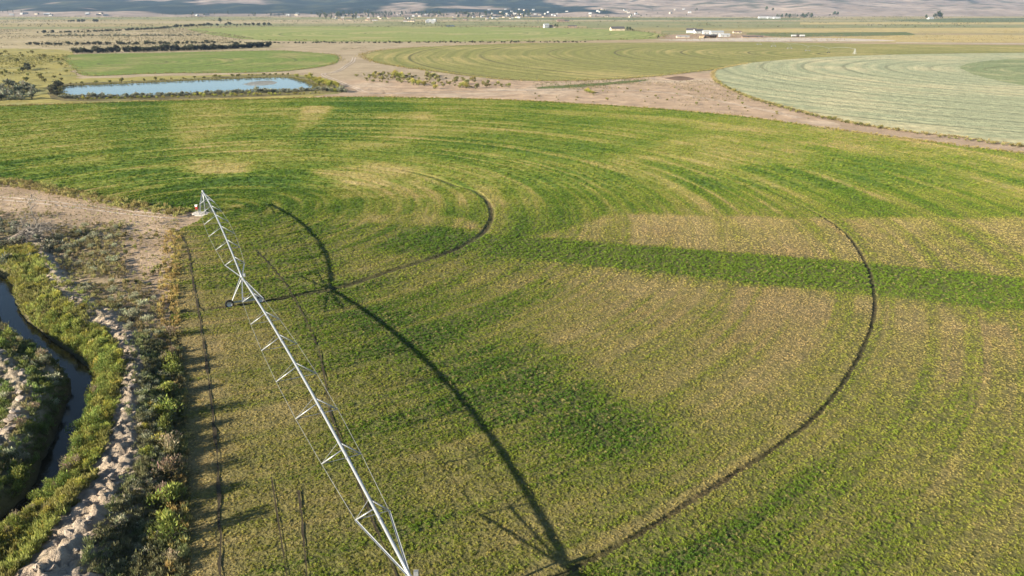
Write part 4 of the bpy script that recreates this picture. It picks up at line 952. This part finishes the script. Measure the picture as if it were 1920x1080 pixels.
for pts, n, tn, size, wd in [([(114, 108), (150, 102), (300, 99), (500, 95), (560, 97), (620, 102), (636, 109), (622, 121), (560, 131), (480, 136), (300, 138), (165, 142), (138, 128), (114, 108)], 1100, (.26, .225, .08), 1.4, 2.),
                             ([(1345, 130), (1200, 146), (1050, 152), (950, 150), (850, 139), (760, 127), (700, 116), (679, 103), (720, 94), (800, 88), (900, 84), (1010, 81)], 1700, (.28, .22, .085), 1.4, 2.),
                             ([(1920, 276), (1800, 258), (1700, 247), (1600, 232), (1520, 214), (1440, 193), (1380, 173), (1346, 155), (1337, 142), (1345, 131), (1400, 119.5)], 2200, (.34, .275, .13), 1.1, .8),
                             ([(-60, 202), (110, 197), (300, 191), (500, 187), (660, 183), (800, 185), (950, 189), (1100, 197), (1250, 207), (1400, 221), (1500, 235), (1700, 262), (1920, 290)], 3000, (.29, .235, .085), 1.2, .7),
                             ([(345, 54), (560, 50), (900, 50.5), (1100, 54), (1200, 59), (1244, 67), (1200, 74), (900, 78), (700, 78), (500, 76)], 900, (.15, .14, .06), 2.8, 6.), ([(110, 174), (112, 166), (140, 161.5), (250, 157), (400, 150), (500, 146.5), (545, 147), (575, 155), (597, 165), (560, 169), (450, 172), (330, 177), (200, 181), (125, 181), (110, 174)], 1800, (.18, .16, .05), 1.5, 1.3)]:
    L_ = smooth_line(GP(pts), 10); t = np.r_[0, np.cumsum(np.hypot(*np.diff(L_, axis=0).T))]; q = rng.uniform(0, t[-1], n)
    x = np.interp(q, t, L_[:, 0]) + rng.normal(0, wd, n); y = np.interp(q, t, L_[:, 1]) + rng.normal(0, wd, n)
    sc_.append((np.stack([x, y, x * 0 + .05], 1), size * rng.uniform(.5, 1.5, n), np.array(tn) * rng.uniform(.55, 1.45, (n, 1))))
scatter('dry_scrub', *[np.concatenate(q) for q in zip(*sc_)], tufts, 8)

# ------------------------------------------------------------------ farm buildings, houses, trees
WALLC = {k: plain('wall_' + k, c_, .8, var=.06, scale=.5) for k, c_ in dict(white=(.34, .34, .335), cream=(.36, .31, .24), grey=(.42, .42, .42), brown=(.20, .14, .10), tan=(.45, .36, .26), steel=(.5, .53, .55)).items()}
ROOFC = {k: plain('roof_' + k, c_, .7, var=.08, scale=.5) for k, c_ in dict(dark=(.075, .07, .07), grey=(.26, .27, .28), white=(.33, .335, .34), brown=(.16, .11, .085), rust=(.28, .13, .08)).items()}
GLASS = plain('window_glass', (.03, .035, .04), .15); DOORM = plain('barn_door', (.2, .2, .2), .6)
def house(name, label, cat, px, py, wd, dp, hw, hr, wall='white', roof='dark', rot=0., group=None, openings=2, open_front=False):
    x, y, z = at(px, py); root = empty(name, (x, y, z - .15)); root.rotation_euler[2] = rot; set_props(root, label, cat, group)
    a, c_ = wd / 2, dp / 2; hw += .15
    mb = MB()
    if open_front:
        mb.box((-a, c_ - .15, 0), (a, c_, hw)); mb.box((-a, -c_, 0), (-a + .15, c_ - .152, hw)); mb.box((a - .15, -c_, 0), (a, c_ - .152, hw))
        for k in range(1, 5): mb.tube([(-a + wd * k / 5, -c_ + .1, 0), (-a + wd * k / 5, -c_ + .1, hw)], .1, 6)
        mb.build('wall', WALLC[wall], root)
    else:
        mb.v = [(-a, -c_, 0), (a, -c_, 0), (a, c_, 0), (-a, c_, 0), (-a, -c_, hw), (a, -c_, hw), (a, c_, hw), (-a, c_, hw), (-a, 0, hw + hr), (a, 0, hw + hr)]
        mb.f = [(0, 1, 5, 4), (2, 3, 7, 6), (1, 2, 6, 9, 5), (3, 0, 4, 8, 7)]; mb.build('wall', WALLC[wall], root)
    e = .4; sl = hr / c_
    for s_ in (-1, 1):
        m_ = MB(); y1 = s_ * (c_ + e); z1 = hw - e * sl
        m_.v = [(-a - e, 0, hw + hr + .03), (a + e, 0, hw + hr + .03), (a + e, y1, z1 + .03), (-a - e, y1, z1 + .03), (-a - e, 0, hw + hr + .2), (a + e, 0, hw + hr + .2), (a + e, y1, z1 + .2), (-a - e, y1, z1 + .2)]
        m_.f = [(0, 1, 2, 3), (4, 5, 6, 7), (0, 1, 5, 4), (2, 3, 7, 6), (1, 2, 6, 5), (0, 3, 7, 4)]; m_.build('roof', ROOFC[roof], root)
    if not open_front:
        for k in range(openings):
            u = -a + wd * (k + .7) / (openings + .4)
            MB().box((u - .55, -c_ - .03, 1.), (u + .55, -c_ - .003, 2.2)).build('window', GLASS, root)
        MB().box((a * .55, -c_ - .04, .15), (a * .55 + 1., -c_ - .004, 2.2)).build('door', DOORM, root)
    return root
F = 'farm buildings on the gravel yard'
house('open_shed', 'dark open fronted pole shed on the farm yard', 'shed', 1331, 71.5, 16, 8, 3.2, 1., 'brown', 'dark', .05, F, 0, True)
house('barn', 'long white barn with pale grey roof behind the open shed', 'barn', 1343, 66, 18, 9, 4., 1.7, 'white', 'grey', .1, F, 3)
house('farmhouse', 'white farmhouse with dark roof behind the farm yard', 'house', 1296, 62, 14, 10, 4., 2.6, 'white', 'dark', -.3, F)
house('farmhouse', 'dark roofed house touching the white farmhouse on the farm yard', 'house', 1309, 62.5, 13, 9, 3.2, 2.8, 'grey', 'dark', .2, F)
house('workshop', 'plain white workshop between farmhouse and barn', 'workshop', 1324, 64.5, 10, 8, 4, 1.3, 'white', 'white', 0, F)
house('machine_shed', 'low white machine shed east of the open shed', 'shed', 1358, 69.5, 13, 7, 3, 1.2, 'white', 'white', .1, F)
house('low_shed', 'low cream shed on the brown end of the farm yard', 'shed', 1280, 71, 16, 6, 1.8, .8, 'cream', 'grey', .05, F)
house('long_shed', 'long low dark roofed shed beside the gravel yard', 'shed', 1410, 71, 26, 6, 1.6, .8, 'brown', 'dark', .03, F)
house('small_shed', 'small cream shed on the stubble east of the barn', 'shed', 1382, 62.5, 12, 6, 2.2, 1, 'cream', 'brown', .05, F)
stk = MB()
x, y, z = at(1316, 71.8)
for k in range(4):
    for j in range(2): stk.box((k * 1.25 - 3, 0, j * 1.25), (k * 1.25 - 3 + 1.2, 2.4, j * 1.25 + 1.2))
set_props(stk.build('straw_stack', plain('straw', (.36, .30, .19), .95), None, False, (x, y, z)), 'squared stack of straw bales beside the dark open shed', 'straw stack')
for px, lb in ((1488, 'rounded white livestock trailer on the stubble, next to a dark shed'), (1504, 'rounded white livestock trailer on the stubble beyond the dark shed')):
    x, y, z = at(px, 69.5); root = empty('trailer', (x, y, z)); set_props(root, lb, 'trailer', 'white trailers')
    MB().tube([(-3.2, 0, 1.7), (-3., 0, 1.7), (3., 0, 1.7), (3.2, 0, 1.7)], [.9, 1.2, 1.2, .9], 12).build('body', WALLC['white'], root)
    for s_ in (-1.2, 1.2): MB().lathe([(0, -1.3), (.45, -1.3), (.45, 1.3), (0, 1.3)], (s_, 0, .45), (0, 1, 0), 12).build('wheel', M['rubber'], root)
house('small_shed', 'low dark shed between the two white trailers', 'shed', 1495, 69.3, 8, 5, 2, .8, 'brown', 'dark', 0, None, 1)
house('lone_house', 'dark roofed lone house by a round tree beyond the hay field', 'house', 1157, 57.5, 22, 12, 3.2, 3, 'tan', 'dark', .15)
house('white_house', 'white two storey house on the plain beyond the hay field', 'house', 1024, 52.5, 9, 8, 5, 2.4, 'white', 'grey', .3)
house('tan_house', 'wide low cream house attached to dark trees beyond the hay field', 'house', 1034, 52.3, 14, 9, 3, 2, 'cream', 'brown', 0)
house('black_shed', 'low black shed standing alone past the white two storey house', 'shed', 1073, 51.8, 16, 8, 2.8, 1.2, 'brown', 'dark', 0)
house('brown_house', 'dark brown house in the open olive plain', 'house', 1051, 41, 18, 10, 3.2, 2.8, 'brown', 'brown', .1)
house('brown_shed', 'dark brown shed right beside the brown house on the plain', 'shed', 1062, 41, 12, 8, 2.5, 1.5, 'brown', 'dark', .1)
house('white_house', 'white house under big dark trees on the far green pasture', 'house', 1744, 36, 16, 11, 4, 2.5, 'white', 'grey', .2)
for px, py, wd in ((1432, 34.5, 34), (1446, 34.8, 24), (1456, 35.2, 20)): house('long_barn', 'long low white barn beside the dark shelter belt of trees', 'barn', px, py, wd, 12, 3.5, 2, 'white', 'white', .05, 'white barns by the shelter belt', 3)
for px, py in ((815, 41), (805, 42.5), (812, 44), (801, 43.5), (808, 41.5)): house('grain_barn', 'tall white farm building in the tight cluster short of the far town', 'barn', px, py, R.uniform(6, 10), 7, R.uniform(3, 6), 2., 'white', R.choice(('white', 'grey')), R.uniform(-.4, .4), 'white cluster short of the town')
for px, py in ((690, 38.5), (703, 38.8), (762, 40.5), (771, 40.6), (640, 38), (655, 38.4)): house('brown_barn', 'low brown barn on the tan strip short of the far town', 'barn', px, py, R.uniform(11, 18), 7, 2.6, 1.8, R.choice(('brown', 'grey', 'tan')), R.choice(('brown', 'brown', 'dark')), R.uniform(-.2, .2), 'brown barns short of the town')
for k in range(75):
    px = R.uniform(590, 1010); py = R.uniform(25.5, 36) + (2 if px > 850 and R.random() < .3 else 0)
    wc, rc = R.choice(('white', 'cream', 'tan', 'grey', 'tan', 'brown')), R.choice(('dark', 'grey', 'white', 'brown', 'dark'))
    house('town_house', f'small {wc} house with {rc} roof among the dark trees of the far town', 'house', px, py, R.uniform(5, 11), R.uniform(5, 8), R.uniform(2.4, 3.4), 1.6, wc, rc, R.uniform(-.6, .6), 'houses of the far town', 1)
for k in range(44):
    px = R.choice((R.gauss(990, 25), R.gauss(1040, 18), R.gauss(1130, 14), R.gauss(1180, 14), R.gauss(1270, 25), R.gauss(960, 40))); py = R.uniform(18, 33)
    wc, rc = R.choice(('white', 'cream', 'tan', 'grey')), R.choice(('dark', 'grey', 'white'))
    house('hamlet_house', f'tiny {wc} house with {rc} roof on the tan foot of the eastern hills', 'house', px, py, R.uniform(6, 12), 7, R.uniform(2.6, 4), 1.6, wc, rc, R.uniform(-.6, .6), 'houses at the foot of the hills', 1)
for k in range(18):
    px = R.choice((R.uniform(20, 100), R.uniform(150, 200), R.uniform(300, 560))); py = R.uniform(26, 30)
    house('ranch_house', 'tiny pale ranch house on the western edge of the plain', 'house', px, py, R.uniform(10, 18), 9, 3.5, 2, R.choice(('white', 'cream')), R.choice(('grey', 'white', 'dark')), R.uniform(-.6, .6), 'western ranch houses', 1)

def tree_parts(seed, n, rad, h_, kind):
    crown = leaf_cloud(seed, n, rad, h_, rad * .34, (.028, .038, .02), (.07, .085, .038), .5, 9, .7, .35, 0, low=.12)
    v, f, c, mi = crown
    if kind == 'cone':
        k = np.clip(v[:, 2] / h_, 0, 1.1); sc = np.clip(1.15 - k, .08, 1) * .9; v = v * np.stack([sc, sc, np.ones(len(v))], 1)
    cm = mesh_np('crown', v, f, M['leaf'], c)
    tm = MB().tube([(0, 0, 0), (.05, .02, h_ * .25), (0, 0, h_ * .55)], [rad * .09, rad * .06, rad * .03], 7).mesh('trunk', M['stem'], True)
    return tm, cm
TREES = [tree_parts(600, 190, 4., 9, 'round'), tree_parts(601, 190, 3.4, 10, 'round'), tree_parts(602, 170, 2.6, 12, 'cone')]
def tree(name, px, py, sc, label, group, kind=None):
    x, y, z = at(px, py); tm, cm = TREES[R.randrange(3) if kind is None else kind]; root = empty(name, (x, y, z - .1))
    s_ = sc * R.uniform(.8, 1.2); root.scale = (s_, s_, s_ * R.uniform(.9, 1.15)); root.rotation_euler[2] = R.uniform(0, 6.28); set_props(root, label, 'tree', group)
    link('trunk', tm, root); link('crown', cm, root)
for k in range(240):
    px = R.uniform(590, 1000); py = 26 + 8 * R.random() ** 1.6
    kd = R.randrange(3); tree('town_tree', px, py, R.uniform(.7, 1.3), ('broad round', 'upright oval', 'narrow pointed')[kd] + ' dark tree in the belt around the far town', 'trees of the far town', kd)
for k in range(34): tree('plain_tree', R.uniform(300, 590), R.uniform(26.5, 31), R.uniform(.6, 1.2), 'dark tree in the thin line west of the town', 'trees west of the town')
for px in (611, 621, 662, 667): tree('tall_tree', px, 36, 1.5, 'tall dark tree standing apart on the near side of the town', 'tall trees near the town', 1)
for px, py, sc in ((6, 25.5, 1.9), (15, 25.5, 1.7), (25, 26, 1.9), (41, 26.5, 1.4)): tree('poplar', px, py, sc, 'tall dark conifer in the western ranch group', 'western conifers', 2)
for k in range(46): tree('shelter_tree', R.uniform(1456, 1522), R.uniform(32, 34), R.uniform(.9, 1.3), 'dark tree in the long shelter belt beside white barns', 'shelter belt trees')
for px, py, sc in ((1564, 30.5, 1.5), (1570, 30.5, 1.4), (1556, 30.5, .9)): tree('roadside_tree', px, py, sc, 'dark tree in the small clump past the shelter belt', 'small clump past the shelter belt', 0)
for px, py, sc in ((1752, 35.5, 2.0), (1759, 36, 2.2), (1763, 36, 1.8), (1736, 36, 1.0)): tree('yard_tree', px, py, sc, 'big dark tree beside the white house on the far pasture', 'trees at the pasture house', 0)
for px, py, sc in ((1437, 21, 1.6), (1449, 21.5, 1.3)): tree('hill_tree', px, py, sc, 'round tree on the bare foot of the hills', 'pair of trees on the hill foot', 0)
for px, py, sc in ((1181, 58.5, .75), (1176, 58.5, .55), (1186, 59, .5), (1041, 52.5, .8), (1045, 52.8, .6), (1305, 62, .5), (1234, 72, .35), (413, 44, 1.1)): tree('yard_tree', px, py, sc, 'small round dark tree on the plain near the hay field', 'small trees near the hay field', 0)
for k in range(40): tree('hamlet_tree', R.choice((R.gauss(990, 25), R.gauss(1130, 16), R.gauss(1190, 20), R.gauss(1280, 40))), R.uniform(19, 33), R.uniform(.5, .9), 'small dark tree among the houses at the foot of the hills', 'trees at the foot of the hills')

# ------------------------------------------------------------------ the air of the valley
hz = MB().box((-7600, -1000, -6), (7600, 8700, 420)).build('haze', M['white']); hz['kind'] = 'stuff'
mz = bpy.data.materials.new('valley_haze'); mz.use_nodes = True; nt = mz.node_tree; nt.nodes.remove(nt.nodes['Principled BSDF'])
pv = nt.nodes.new('ShaderNodeVolumePrincipled'); pv.inputs['Color'].default_value = (.42, .64, 1., 1); pv.inputs['Density'].default_value = 0.00004; pv.inputs['Anisotropy'].default_value = 0.0
nt.links.new(pv.outputs[0], nt.nodes['Material Output'].inputs['Volume'])
hz.data.materials.clear(); hz.data.materials.append(mz)
